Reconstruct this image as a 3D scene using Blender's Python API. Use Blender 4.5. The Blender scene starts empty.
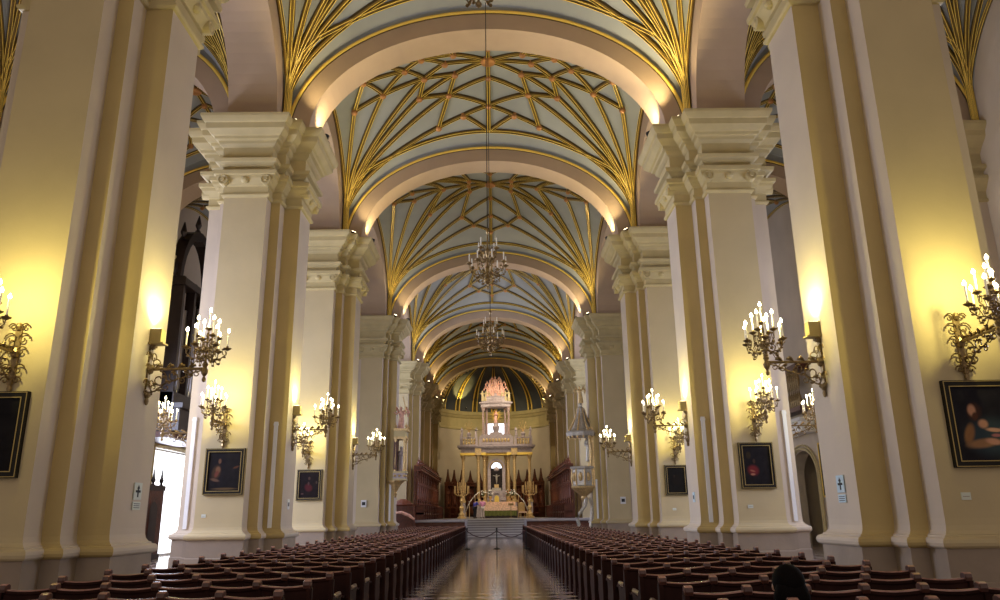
import bpy, math, random
from math import pi, sin, cos, sqrt, radians
from mathutils import Vector, Matrix
random.seed(7)
sc = bpy.context.scene
col = sc.collection

# ---------------------------------------------------------------- materials
def mat(name, c, rough=.6, metal=0., bump=0., bscale=8., var=0., vscale=3., emit=None, es=0., spec=.5, coat=0.):
    m = bpy.data.materials.new(name); m.use_nodes = True
    nt = m.node_tree; b = nt.nodes['Principled BSDF']
    b.inputs['Base Color'].default_value = (*c, 1); b.inputs['Roughness'].default_value = rough
    b.inputs['Metallic'].default_value = metal; b.inputs['Specular IOR Level'].default_value = spec
    if coat: b.inputs['Coat Weight'].default_value = coat; b.inputs['Coat Roughness'].default_value = .08
    if emit: b.inputs['Emission Color'].default_value = (*emit, 1); b.inputs['Emission Strength'].default_value = es
    if var or bump:
        tc = nt.nodes.new('ShaderNodeTexCoord')
        if var:
            n = nt.nodes.new('ShaderNodeTexNoise'); n.inputs['Scale'].default_value = vscale; n.inputs['Detail'].default_value = 5
            nt.links.new(tc.outputs['Object'], n.inputs['Vector'])
            r = nt.nodes.new('ShaderNodeValToRGB')
            r.color_ramp.elements[0].position = .3; r.color_ramp.elements[1].position = .7
            r.color_ramp.elements[0].color = (*[x*(1-var) for x in c], 1)
            r.color_ramp.elements[1].color = (*[min(1, x*(1+var)) for x in c], 1)
            nt.links.new(n.outputs['Fac'], r.inputs['Fac']); nt.links.new(r.outputs['Color'], b.inputs['Base Color'])
        if bump:
            n2 = nt.nodes.new('ShaderNodeTexNoise'); n2.inputs['Scale'].default_value = bscale; n2.inputs['Detail'].default_value = 4
            nt.links.new(tc.outputs['Object'], n2.inputs['Vector'])
            bp = nt.nodes.new('ShaderNodeBump'); bp.inputs['Strength'].default_value = bump; bp.inputs['Distance'].default_value = .02
            nt.links.new(n2.outputs['Fac'], bp.inputs['Height']); nt.links.new(bp.outputs['Normal'], b.inputs['Normal'])
    return m
M = {}
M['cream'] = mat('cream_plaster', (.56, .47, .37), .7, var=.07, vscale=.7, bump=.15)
M['front'] = mat('cream_plaster_warm_light', (.53, .43, .25), .7, var=.07, vscale=.7, bump=.15)  # warm light on the front faces painted into the plaster colour
M['ochre'] = mat('cream_plaster_ochre_light', (.50, .375, .155), .65, var=.08, vscale=.8, bump=.15)  # same plaster with the ochre cast of the light painted in
M['mould'] = mat('moulding_plaster', (.52, .425, .22), .6, var=.08, vscale=2)
M['plinth'] = mat('plinth_plaster', (.29, .225, .17), .6, var=.12, vscale=1.5, bump=.2)
M['arch'] = mat('arch_plaster', (.47, .345, .24), .7, var=.06, vscale=.9, bump=.1)
M['web'] = mat('blue_grey_vault_web', (.31, .325, .325), .75, var=.10, vscale=.6)
M['gold'] = mat('gilded_fillet', (.95, .67, .13), .36, .2)
M['rib'] = mat('rib_umber', (.085, .052, .012), .5, .1)
M['ribmid'] = mat('rib_ochre', (.24, .15, .028), .45, .2)
M['gilt'] = mat('gilt_carving', (.66, .47, .22), .38, .55, bump=.5, bscale=25, var=.2, vscale=12)
M['brass'] = mat('aged_brass', (.27, .19, .09), .38, .75, var=.3, vscale=20)
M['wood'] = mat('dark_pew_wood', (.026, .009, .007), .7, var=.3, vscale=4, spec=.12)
M['woodtop'] = mat('lighter_pew_wood', (.085, .032, .024), .3, var=.3, vscale=9)  # lighter wood on the knobs and arm rests
M['railhi'] = mat('rail_top_highlight', (.33, .17, .14), .2, var=.3, vscale=9)  # pale highlight along rail and knob tops, put into the colour
M['woodseat'] = mat('pale_pew_seat', (.30, .15, .10), .4, var=.25, vscale=9)
M['stall'] = mat('mahogany_stall', (.085, .022, .010), .4, var=.35, vscale=6, bump=.6, bscale=9)
M['stall2'] = mat('carved_mahogany', (.15, .042, .020), .4, var=.3, vscale=14, bump=.8, bscale=18)
M['organ'] = mat('black_walnut', (.022, .012, .012), .4, var=.3)
M['pipe'] = mat('tin_pipe', (.35, .33, .36), .3, .8)
M['candle'] = mat('white_candle', (.85, .80, .68), .5, emit=(1, .8, .45), es=.12)
M['candle2'] = mat('unlit_candle', (.88, .86, .80), .5)
M['bulb'] = mat('lit_bulb', (1, .95, .8), .3, emit=(1, .87, .55), es=22)
M['black'] = mat('black_iron', (.012, .012, .013), .45, .3)
M['white'] = mat('white_paint', (.75, .75, .76), .5)
M['marble'] = mat('pale_step_marble', (.40, .37, .38), .3, var=.12, vscale=2)
M['nosing'] = mat('lit_step_nosing', (.78, .76, .76), .3)  # paler than the step marble: brightly lit tread edges painted in
M['altar'] = mat('grey_lilac_altar_stone', (.42, .35, .35), .5, var=.2, vscale=6, bump=.5, bscale=14)
M['pinkst'] = mat('rosy_painted_carving', (.72, .40, .30), .5, var=.3, vscale=6)
M['silver'] = mat('beaten_silver', (.50, .46, .40), .4, .5, bump=.7, bscale=20, var=.2, vscale=10)
M['boxm'] = mat('ivory_lamp_housing', (.42, .33, .12), .5)
M['skin'] = mat('skin', (.52, .31, .22), .5)
M['hair'] = mat('black_hair', (.006, .005, .005), .75, spec=.04)
M['pinkshirt'] = mat('pink_shirt', (.72, .30, .52), .8)
M['paletrouser'] = mat('pale_trousers', (.60, .52, .50), .8)
M['blueshirt'] = mat('blue_shirt', (.05, .06, .42), .8)
M['darkcloth'] = mat('dark_cloth', (.02, .02, .03), .8)
M['greencloth'] = mat('olive_altar_cloth', (.10, .11, .02), .8, var=.2, vscale=8)
M['rosecloth'] = mat('rose_embroidered_cloth', (.72, .48, .34), .8, var=.3, vscale=10)
M['redrope'] = mat('dark_red_rope', (.06, .015, .03), .7)
M['day'] = mat('daylit_opening', (1, 1, 1), .5, emit=(.90, .94, 1), es=2.2)
M['daywhite'] = mat('daylit_outer_wall', (.9, .9, .92), .6, emit=(.9, .94, 1), es=.0)
M['glass'] = mat('lit_window_glass', (.9, .95, 1), .2, emit=(.85, .92, 1), es=2.5)
M['signblue'] = mat('blue_sign', (.50, .64, .72), .5)
M['signwhite'] = mat('white_sign', (.62, .66, .60), .5)
M['signred'] = mat('red_sign', (.45, .08, .07), .5)
M['leaf'] = mat('leaves', (.06, .10, .03), .6)
M['petal'] = mat('white_petals', (.85, .83, .75), .6)
M['redpetal'] = mat('red_petals', (.55, .06, .05), .6)
M['flood'] = mat('lamp_lens', (1, .9, .7), .3, emit=(1, .8, .5), es=6)

def floor_mat():
    m = bpy.data.materials.new('diagonal_marble_tiles'); m.use_nodes = True; nt = m.node_tree; b = nt.nodes['Principled BSDF']
    tc = nt.nodes.new('ShaderNodeTexCoord'); mp = nt.nodes.new('ShaderNodeMapping')
    mp.inputs['Rotation'].default_value = (0, 0, pi/4); nt.links.new(tc.outputs['Object'], mp.inputs['Vector'])
    ck = nt.nodes.new('ShaderNodeTexChecker'); ck.inputs['Scale'].default_value = 2.0
    ck.inputs['Color1'].default_value = (.56, .44, .37, 1); ck.inputs['Color2'].default_value = (.025, .010, .010, 1)
    nt.links.new(mp.outputs[0], ck.inputs['Vector'])
    n = nt.nodes.new('ShaderNodeTexNoise'); n.inputs['Scale'].default_value = 2.2; n.inputs['Detail'].default_value = 6
    nt.links.new(tc.outputs['Object'], n.inputs['Vector'])
    mx = nt.nodes.new('ShaderNodeMix'); mx.data_type = 'RGBA'; mx.blend_type = 'OVERLAY'; mx.inputs['Factor'].default_value = .35
    nt.links.new(ck.outputs['Color'], mx.inputs['A']); nt.links.new(n.outputs['Color'], mx.inputs['B'])
    nt.links.new(mx.outputs['Result'], b.inputs['Base Color'])
    rr = nt.nodes.new('ShaderNodeMapRange'); rr.inputs['To Min'].default_value = .06; rr.inputs['To Max'].default_value = .16
    nt.links.new(n.outputs['Fac'], rr.inputs['Value']); nt.links.new(rr.outputs['Result'], b.inputs['Roughness'])
    b.inputs['Specular IOR Level'].default_value = .6
    return m
M['floor'] = floor_mat()

def canvas_mat(name, bg, blobs):
    """dark painted canvas; blobs = (x, z, rx, rz, angle, colour) in canvas units -1..1"""
    m = bpy.data.materials.new(name); m.use_nodes = True; nt = m.node_tree; b = nt.nodes['Principled BSDF']
    b.inputs['Roughness'].default_value = .7; b.inputs['Specular IOR Level'].default_value = .1
    tc = nt.nodes.new('ShaderNodeTexCoord')
    n = nt.nodes.new('ShaderNodeTexNoise'); n.inputs['Scale'].default_value = 3; n.inputs['Detail'].default_value = 5
    nt.links.new(tc.outputs['Object'], n.inputs['Vector'])
    r = nt.nodes.new('ShaderNodeValToRGB'); r.color_ramp.elements[0].color = (*[x*.5 for x in bg], 1); r.color_ramp.elements[1].color = (*[x*1.7 for x in bg], 1)
    nt.links.new(n.outputs['Fac'], r.inputs['Fac']); cur = r.outputs['Color']
    for (x, z, rx, rz, an, c) in blobs:
        c = tuple(q*.7 for q in c)
        mp = nt.nodes.new('ShaderNodeMapping'); mp.vector_type = 'TEXTURE'
        mp.inputs['Location'].default_value = (x, 0, z); mp.inputs['Rotation'].default_value = (0, an, 0); mp.inputs['Scale'].default_value = (rx, 100, rz)
        nt.links.new(tc.outputs['Object'], mp.inputs['Vector'])
        ln = nt.nodes.new('ShaderNodeVectorMath'); ln.operation = 'LENGTH'; nt.links.new(mp.outputs[0], ln.inputs[0])
        mr = nt.nodes.new('ShaderNodeMapRange'); mr.inputs['From Min'].default_value = .5; mr.inputs['From Max'].default_value = 1.2
        mr.inputs['To Min'].default_value = 1; mr.inputs['To Max'].default_value = 0; mr.interpolation_type = 'SMOOTHSTEP'
        nt.links.new(ln.outputs['Value'], mr.inputs['Value'])
        mx = nt.nodes.new('ShaderNodeMix'); mx.data_type = 'RGBA'; mx.inputs['B'].default_value = (*c, 1)
        nt.links.new(mr.outputs['Result'], mx.inputs['Factor']); nt.links.new(cur, mx.inputs['A']); cur = mx.outputs['Result']
    nt.links.new(cur, b.inputs['Base Color'])
    return m

# ---------------------------------------------------------------- mesh helpers
class MB:
    def __init__(s): s.v = []; s.f = []; s.m = []; s.mats = []
    def mi(s, name):
        if name not in s.mats: s.mats.append(name)
        return s.mats.index(name)
    def quad(s, a, b, c, d, m):
        n = len(s.v); s.v += [a, b, c, d]; s.f.append((n, n+1, n+2, n+3)); s.m.append(s.mi(m))
    def box(s, x0, x1, y0, y1, z0, z1, m):
        n = len(s.v); s.v += [(x, y, z) for z in (z0, z1) for y in (y0, y1) for x in (x0, x1)]
        for f in ((0, 2, 3, 1), (4, 5, 7, 6), (0, 1, 5, 4), (2, 6, 7, 3), (0, 4, 6, 2), (1, 3, 7, 5)):
            s.f.append(tuple(n+i for i in f)); s.m.append(s.mi(m))
    def grid(s, rows, m, closed=False, cap=False):
        n = len(s.v); k = len(rows[0]); mi = m if isinstance(m, list) else None
        for r in rows: s.v += [tuple(p) for p in r]
        kk = k if closed else k-1
        for i in range(len(rows)-1):
            for j in range(kk):
                s.f.append((n+i*k+j, n+i*k+(j+1) % k, n+(i+1)*k+(j+1) % k, n+(i+1)*k+j)); s.m.append(s.mi(mi[j] if mi else m))
        if cap:
            mm = s.mi(mi[0] if mi else m)
            s.f.append(tuple(n+j for j in range(k))[::-1]); s.m.append(mm)
            s.f.append(tuple(n+(len(rows)-1)*k+j for j in range(k))); s.m.append(mm)
    def lathe(s, c, prof, m, n=16, sx=1, sy=1):
        rows = [[(c[0]+r*cos(2*pi*j/n)*sx, c[1]+r*sin(2*pi*j/n)*sy, c[2]+z) for j in range(n)] for r, z in prof]
        s.grid(rows, m, closed=True, cap=True)
    def tube(s, pts, r, m, n=6, profile=None):
        pts = [Vector(p) for p in pts]; rows = []
        for i, p in enumerate(pts):
            t = (pts[min(i+1, len(pts)-1)]-pts[max(i-1, 0)])
            t = t.normalized() if t.length > 1e-9 else Vector((0, 0, 1))
            a = t.cross(Vector((0, 0, 1))) if abs(t.z) < .95 else t.cross(Vector((1, 0, 0))); a.normalize(); b = a.cross(t)
            rr = r[i] if isinstance(r, (list, tuple)) else r
            rows.append([p+a*cos(2*pi*j/n)*rr+b*sin(2*pi*j/n)*rr for j in range(n)])
        s.grid(rows, m, closed=True, cap=True)
    def ball(s, c, r, m, n=10, rz=None, ry=None):
        rz = rz or r; ry = ry or r; k = max(4, n//2)
        rows = [[(c[0]+r*sin(pi*i/k)*cos(2*pi*j/n), c[1]+ry*sin(pi*i/k)*sin(2*pi*j/n), c[2]-rz*cos(pi*i/k)) for j in range(n)] for i in range(k+1)]
        s.grid(rows, m, closed=True)
    def xf(s, mx):
        s.v = [tuple(mx @ Vector(p)) for p in s.v]; return s
    def build(s, name, parent=None, smooth=False, loc=None, fix=False):
        me = bpy.data.meshes.new(name); me.from_pydata([tuple(p) for p in s.v], [], s.f); me.update()
        for mn in s.mats: me.materials.append(M[mn])
        me.polygons.foreach_set('material_index', s.m)
        if smooth: me.polygons.foreach_set('use_smooth', [True]*len(me.polygons))
        if fix:
            import bmesh
            bm = bmesh.new(); bm.from_mesh(me); bmesh.ops.remove_doubles(bm, verts=bm.verts, dist=1e-5); bmesh.ops.recalc_face_normals(bm, faces=bm.faces); bm.to_mesh(me); bm.free()
        o = bpy.data.objects.new(name, me); col.objects.link(o)
        if parent: o.parent = parent
        if loc: o.location = loc
        return o
def tag(o, label=None, cat=None, group=None, kind=None):
    if label: o['label'] = label
    if cat: o['category'] = cat
    if group: o['group'] = group
    if kind: o['kind'] = kind
    return o
def empty(name, loc=(0, 0, 0), rz=0.):
    o = bpy.data.objects.new(name, None); col.objects.link(o); o.location = loc; o.rotation_euler = (0, 0, rz); o.empty_display_size = .2
    return o
KIDS = {}
def copy_tree(o, parent=None):
    c = o.copy(); col.objects.link(c); c.parent = parent
    for ch in list(o.children): copy_tree(ch, c)
    return c
def side(s): return 'left' if s < 0 else 'right'

# ---------------------------------------------------------------- dimensions
Z0 = 12.58
ARCH = [2.2, 11.35, 20.46, 29.6, 43.08, 56.3, 65.7, 75.0]      # front faces of the transverse arches
PC = [12.165, 21.27, 30.42, 43.91, 57.1, 66.5, 75.8]            # pillar centres
ORD = ['nearest', 'second', 'third', 'fourth', 'fifth', 'sixth', 'seventh']
A_IN, B_IN = 5.35, 3.54

# ---------------------------------------------------------------- floor
m = MB(); m.box(-24, 24, -3, 84, -.1, 0, 'floor'); tag(m.build('floor'), kind='structure', label='glossy diagonal marble tile floor of the nave', cat='floor')

# ---------------------------------------------------------------- pillars
def plan():
    h = [(-1.33, -.577), (-.86, -.577), (-.86, -1.02), (-.60, -1.02), (-.60, -1.45), (.60, -1.45), (.60, -1.02), (.86, -1.02), (.86, -.577), (1.33, -.577)]
    return h+[(-x, -y) for x, y in h]
PL = plan()
def offs(P, o):
    out = []; n = len(P)
    for i in range(n):
        a, b, c = P[i-1], P[i], P[(i+1) % n]
        def nr(p, q):
            dx, dy = q[0]-p[0], q[1]-p[1]; l = sqrt(dx*dx+dy*dy); return (dy/l, -dx/l)
        n1, n2 = nr(a, b), nr(b, c)
        out.append((b[0]+(n1[0]+n2[0])*o, b[1]+(n1[1]+n2[1])*o))
    return out
def ringsweep(mb, prof, mats):
    rows = [[(x, y, z) for x, y in offs(PL, o)] for o, z in prof]
    mb.grid(rows, mats, closed=True)
def emats(cr, oc):  # face direction picks the tint, so the light is painted on
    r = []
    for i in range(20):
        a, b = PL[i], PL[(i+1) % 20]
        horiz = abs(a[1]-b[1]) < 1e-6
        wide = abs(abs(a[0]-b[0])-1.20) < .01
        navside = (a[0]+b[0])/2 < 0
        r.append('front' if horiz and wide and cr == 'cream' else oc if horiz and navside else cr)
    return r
def pillar_proto():
    root = empty('pillar')
    m = MB(); ringsweep(m, [(.12, 0), (.12, .60), (.10, .62), (.10, 1.04)], ['plinth']*20); m.build('plinth', root)
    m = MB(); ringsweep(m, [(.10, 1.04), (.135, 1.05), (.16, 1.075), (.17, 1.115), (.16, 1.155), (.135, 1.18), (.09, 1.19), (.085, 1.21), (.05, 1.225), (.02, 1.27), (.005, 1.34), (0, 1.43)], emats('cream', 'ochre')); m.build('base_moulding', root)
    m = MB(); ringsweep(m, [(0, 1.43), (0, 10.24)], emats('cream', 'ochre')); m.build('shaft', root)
    m = MB(); ringsweep(m, [(0, 10.24), (.05, 10.25), (.08, 10.29), (.08, 10.33), (.03, 10.36), (.03, 10.56), (.08, 10.58), (.10, 10.62), (.14, 10.68), (.20, 10.76), (.22, 10.84), (.27, 10.86), (.28, 10.97), (.25, 10.98), (.07, 11.0)], ['mould']*20)
    cp = m.build('capital', root)
    for x, y in ((-.60, -1.45), (.60, -1.45), (-.60, 1.45), (.60, 1.45)):      # corner scrolls
        m = MB(); s = 1 if y > 0 else -1
        rows = [[(x+cos(2*pi*j/14)*r, y+s*d, 10.70+sin(2*pi*j/14)*r) for j in range(14)] for d, r in ((.0, .15), (.24, .15), (.25, .12), (.23, .10), (.23, .06), (.27, .05), (.27, .005))]
        m.grid(rows, 'mould', closed=True); m.build('volute', cp)
    for y in (-.577, .577):
        m = MB(); s = 1 if y > 0 else -1
        for ex in (-1.33, 1.33):
            e = 1 if ex > 0 else -1
            rows = [[(ex+e*d, y+cos(2*pi*j/14)*r, 10.70+sin(2*pi*j/14)*r) for j in range(14)] for d, r in ((.0, .14), (.22, .14), (.23, .11), (.21, .09), (.25, .05), (.25, .005))]
            m.grid(rows, 'mould', closed=True)
        m.build('volute', cp)
    m = MB()
    for (x, y) in ((0, -1.58), (0, 1.58), (-1.46, 0), (1.46, 0), (-.90, -1.06), (.90, -1.06), (-.90, 1.06), (.90, 1.06)):
        m.ball((x, y, 10.72), .13, 'mould', 10, .11)
    m.build('rosette', cp)
    m = MB(); ringsweep(m, [(.07, 11.0), (.07, 11.12), (.12, 11.14), (.16, 11.20), (.26, 11.24), (.28, 11.34), (.10, 11.37), (.10, 11.74), (.15, 11.77), (.20, 11.82), (.22, 11.9), (.30, 11.93), (.32, 12.0), (.38, 12.03), (.46, 12.12), (.50, 12.16), (.52, 12.32), (.56, 12.34), (.60, 12.40), (.64, 12.48), (.65, Z0-.02), (.0, Z0-.01)], ['mould']*20)
    m.f.append(tuple(range(len(m.v)-20, len(m.v)))); m.m.append(0)
    m.build('entablature', root)
    return root
proto = pillar_proto()
first = True
for i, yc in enumerate(PC):
    for s in (-1, 1):
        o = proto if first else copy_tree(proto); first = False
        o.location = (6.83*s, yc, 0); o.rotation_euler = (0, 0, pi if s < 0 else 0)
        tag(o, f'{ORD[i]} stepped cream pillar on the {side(s)} side of the nave', 'pillar', 'nave pillars', 'structure')

# ---------------------------------------------------------------- transverse arches
def ell(x, a, b): return b*sqrt(max(0, 1-(x/a)**2))
def arch_mesh(cx, a, b, th, y0, y1, zb=Z0, n=48, face='arch', gold=True):
    root = MB(); rows = []
    for i in range(n+1):
        t = pi*i/n; c, s_ = cos(t), sin(t)
        xi, zi = cx-a*c, zb+b*s_
        xo, zo = cx-(a+th)*c, zb+(b+th)*s_
        rows.append([(xi, y0, zi), (xi, y1, zi), (xo, y1, zo), (xo, y0, zo)])
    root.grid(rows, face, closed=True, cap=True)
    g = MB()
    if gold:
        for yy, sg in ((y0, -1), (y1, 1)):
            rr = []
            for i in range(n+1):
                t = pi*i/n; c, s_ = cos(t), sin(t)
                rr.append([(cx-(a+th-q)*c, yy+sg*d, zb+(b+th-q)*s_) for q, d in ((.10, .0), (.09, .05), (.03, .07), (-.02, .05), (-.02, 0))])
            g.grid(rr, ['rib', 'gold', 'gold', 'rib'])
    return root, g
for i, y in enumerate(ARCH[1:]):
    r, g = arch_mesh(0, A_IN, B_IN, .64, y, y+1.14)
    o = r.build('arch', smooth=False); tag(o, f'cream elliptical arch across the nave over the {ORD[i]} pair of pillars', 'arch', 'arches across the nave', 'structure')
    g.build('gilded_edge', o)
    r2_, _ = arch_mesh(0, A_IN+.64, B_IN+.64, .9, y+.01, y+1.13, face='web', gold=False); r2_.build('web_strip', o)

# ---------------------------------------------------------------- vault surface and ribs
def zs(x, y, a, b, H=4.36, k=1.5, bm=1.5):
    F = sqrt(max(0, 1-(abs(x)/a)**2)) if abs(x) < a else 0
    G = sqrt(max(0, 1-(abs(y)/b)**2)) if abs(y) < b else 0
    u, v = max(1-F, 1e-4), max(1-G, 1e-4)
    return Z0+H*(1-(u**-k+v**-k-1)**(-1/k))+bm*max(0, 1-(x/a)**2)*max(0, 1-(y/b)**2)
def web(cx, yc, a, b, H, bm, name='ceiling', parent=None, n=34):
    m = MB(); rows = []
    us = [-cos(pi*i/n) for i in range(n+1)]
    for u in us: rows.append([(cx+a*v, yc+b*u, zs(a*v, b*u, a, b, H, 1.5, bm)) for v in us])
    m.grid(rows, 'web'); return m.build(name, parent, smooth=True)
RIBP = [(u*.82, v*.9) for u, v in [(-.105, -.03), (-.105, .075), (-.070, .135), (-.045, .135), (-.040, .085), (.040, .085), (.045, .135), (.070, .135), (.105, .075), (.105, -.03)]]
RIBM = ['rib', 'ribmid', 'gold', 'rib', 'ribmid', 'rib', 'gold', 'ribmid', 'rib']
def rib(cx, yc, a, b, H, bm, p, q, parent, n=10, fan=False, w=1.):
    pts = []
    for i in range(n+1):
        t = i/n
        if fan: t = t*t*(3-2*t)*.5+t*t*.5
        x, y = p[0]+(q[0]-p[0])*t, p[1]+(q[1]-p[1])*t
        if fan and i == 0: pts.append(Vector((cx+x, yc+y, Z0-.05))); continue
        pts.append(Vector((cx+x, yc+y, zs(x, y, a, b, H, 1.5, bm))))
    rows = []
    d = Vector((q[0]-p[0], q[1]-p[1], 0)).normalized(); B = Vector((-d.y, d.x, 0))
    for i, P in enumerate(pts):
        T = (pts[min(i+1, n)]-pts[max(i-1, 0)]).normalized()
        N = T.cross(B); N = N if N.z < 0 or abs(N.z) < 1e-3 and (N.x*(P.x-cx) < 0) else -N
        rows.append([P+B*u*w+N*v*w for u, v in RIBP])
    mb = MB(); mb.grid(rows, RIBM); return mb.build('rib', parent)
def boss(P, parent, r=.14):
    mb = MB(); mb.lathe((P[0], P[1], P[2]), [(.02, -.24), (r*.5, -.23), (r*.9, -.18), (r, -.12), (r*.8, -.05), (r*.9, .0)], 'boss', 10); return mb.build('boss', parent)
M['boss'] = mat('red_gold_boss', (.52, .24, .08), .4, .35)
PAT_A = dict(N=dict(C=(0, 0), N1=(0, 1.0), N2=(0, 2.4), P1=(1.06, 2.75), P2=(2.1, 3.02), Q=(1.6, 1.65), R=(2.76, 1.49), S=(1.3, .67), T=(2.5, .65), U=(1.66, 0), V=(3.19, 0), W=(4.14, .96), X=(5.3, 1.28), Z=(4.75, 0)),
             E='C-N1 N1-N2 C-U C-S S-T S-Q S-R T-U T-V T-R T-W V-W V-Z Z-W W-X Z-X N1-Q N2-Q Q-R Q-P2 N2-P1 P1-P2'.split(), F='P2 Q R T W X'.split(), X='X')
PAT_B = dict(N=dict(M0=(0, 0), M2=(0, 1.54), M3=(0, 3.3), M4=(0, 4.7), P=(1.63, 3.08), PP=(.99, 4.04), Q=(1.1, .64), R=(1.12, 0), S=(3.34, 2.1), T=(2.45, 0), U=(4.04, .5), V=(5.03, .0)),
             E='M0-M2 M2-M3 M3-M4 M0-R R-Q Q-M0 P-M2 P-Q Q-S S-T S-R R-T P-PP PP-M3 PP-M4 V-U U-T'.split(), F='P PP Q S T U V'.split(), X='V')
def vault(idx, cx, y0, y1, a, H, bm, pat, label, rw=1., ybias=.5, detail=True):
    yc, b = (y0+y1)/2, (y1-y0)/2
    root = web(cx, yc, a, b, H, bm); tag(root, label, 'vault', 'ribbed vaults', 'structure')
    sx = a/6.1; sy = b/(4.0 if pat is PAT_A else 6.2)
    nodes = {k: (x*sx, y*sy) for k, (x, y) in pat['N'].items()}
    done = set()
    def add(p, q, fan=False, n=8):
        key = tuple(sorted((tuple(round(c, 2) for c in p), tuple(round(c, 2) for c in q))))
        if key in done or p == q: return
        done.add(key); rib(cx, yc, a, b, H, bm, p, q, root, n, fan, rw)
    yf = b-ybias*min(1, b/4)
    for mx in (1, -1):
        for my in (1, -1):
            f = lambda p: (p[0]*mx, p[1]*my)
            for e in pat['E']:
                u, v = e.split('-'); add(f(nodes[u]), f(nodes[v]), n=5)
            last = 'N2' if pat is PAT_A else 'M4'
            add(f(nodes[last]), f((0, yf)), n=4)
            if pat is PAT_A: add(f(nodes['P1']), f((0, yf)), n=4)
            for k in pat['F']: add(f((a-.06, b-.08)), f(nodes[k]), True, 16)
            add(f((a-.06, b-.25)), f((0, yf)), True, 16) if False else None
    # ribs that follow the transverse arches and the walls
    for my in (1, -1):
        rows = []
        for mx in (-1, 1):
            pp = [(mx*(a-.05)*(1-(i/16)), my*yf) for i in range(17)]
            curve_rib(cx, yc, a, b, H, bm, [(mx*(a-.06)*cos(pi/2*i/20), my*(b-.1-(ybias-.1)*min(1, b/4)*min(1, i/7))) for i in range(21)], root, rw)
    for mx in (1, -1):
        for my in (1, -1):
            curve_rib(cx, yc, a, b, H, bm, [(mx*(a-.05), my*(b-.06)*cos(pi/2*i/20)) for i in range(21)], root, rw*.8)
    seen = set()
    for k, p in nodes.items():
        for mx in (1, -1):
            for my in (1, -1):
                q = (p[0]*mx, p[1]*my); kq = (round(q[0], 2)+0., round(q[1], 2)+0.)
                if kq in seen: continue
                seen.add(kq); boss((cx+q[0], yc+q[1], zs(q[0], q[1], a, b, H, 1.5, bm)), root, (.30 if k in ('C', 'M0') else .13)*rw)
    return root
def curve_rib(cx, yc, a, b, H, bm, xy, parent, w=1.):
    pts = [Vector((cx+x, yc+y, zs(x, y, a, b, H, 1.5, bm))) for x, y in xy]; n = len(pts)-1; rows = []
    for i, P in enumerate(pts):
        T = (pts[min(i+1, n)]-pts[max(i-1, 0)]).normalized(); c = Vector((cx, yc, Z0-1))-P
        N = (c-T*c.dot(T)).normalized(); B = T.cross(N)
        rows.append([P+B*u*w+N*v*w for u, v in RIBP])
    mb = MB(); mb.grid(rows, RIBM); return mb.build('rib', parent)
BAYN = ['nearest', 'second', 'third', 'fourth', 'fifth', 'sixth', 'seventh']
for i in range(7):
    y0 = ARCH[i]+1.14; y1 = ARCH[i+1]
    vault(i, 0, y0, y1, 6.1, 4.36, 1.5, PAT_A if (y1-y0) < 9 else PAT_B, f'{BAYN[i]} blue-grey nave vault with a net of gilded ribs')
for i in range(5):
    for s in (-1, 1):
        y0 = ARCH[i]+1.14; y1 = ARCH[i+1]
        vault(i, 11.13*s, y0, y1, 3.57, 3.9, .8, PAT_A, f'{BAYN[i]} blue-grey vault with gilded ribs over the {side(s)} aisle', .85)

# ---------------------------------------------------------------- arcade walls over the pillars, aisle arches, outer walls
EDG = [2.2-1.45] + PC
def arcade(s):
    m = MB(); x0, x1 = 6.13*s, 7.55*s; top = 17.6
    for k in range(len(PC)):
        ya = (PC[k-1]+1.45) if k else -1.0
        yb = PC[k]-1.45
        h = (yb-ya)/2; c = (ya+yb)/2; n = 36; R = min(3.55, h+.3)
        zz = lambda y: Z0+R*sqrt(max(0, 1-((y-c)/h)**2))
        ys = [c-h*cos(pi*i/n) for i in range(n+1)]
        rows = [[(x0, y, top), (x0, y, zz(y)), (x1, y, zz(y)), (x1, y, top)] for y in ys]
        m.grid(rows, 'arch')
    for k, yc in enumerate(PC):
        m.box(x0, x1, yc-1.45, yc+1.45, Z0, top, 'arch')
    o = m.build(f'wall_{side(s)}_arcade'); tag(o, f'cream arcade wall with round arches over the {side(s)} row of pillars', 'wall', None, 'structure')
for s in (-1, 1): arcade(s)
for i, y in enumerate(ARCH[1:5]):
    for s in (-1, 1):
        r, g = arch_mesh(11.13*s, 3.0, 2.9, .62, y, y+1.14, n=32)
        o = r.build('arch'); tag(o, f'cream arch across the {side(s)} aisle beside the {ORD[i]} pillar', 'arch', 'arches across the aisles', 'structure'); g.build('gilded_edge', o); r3, _ = arch_mesh(11.13*s, 3.6, 3.5, .8, y+.01, y+1.13, n=32, face='web', gold=False); r3.build('web_strip', o)
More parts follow.
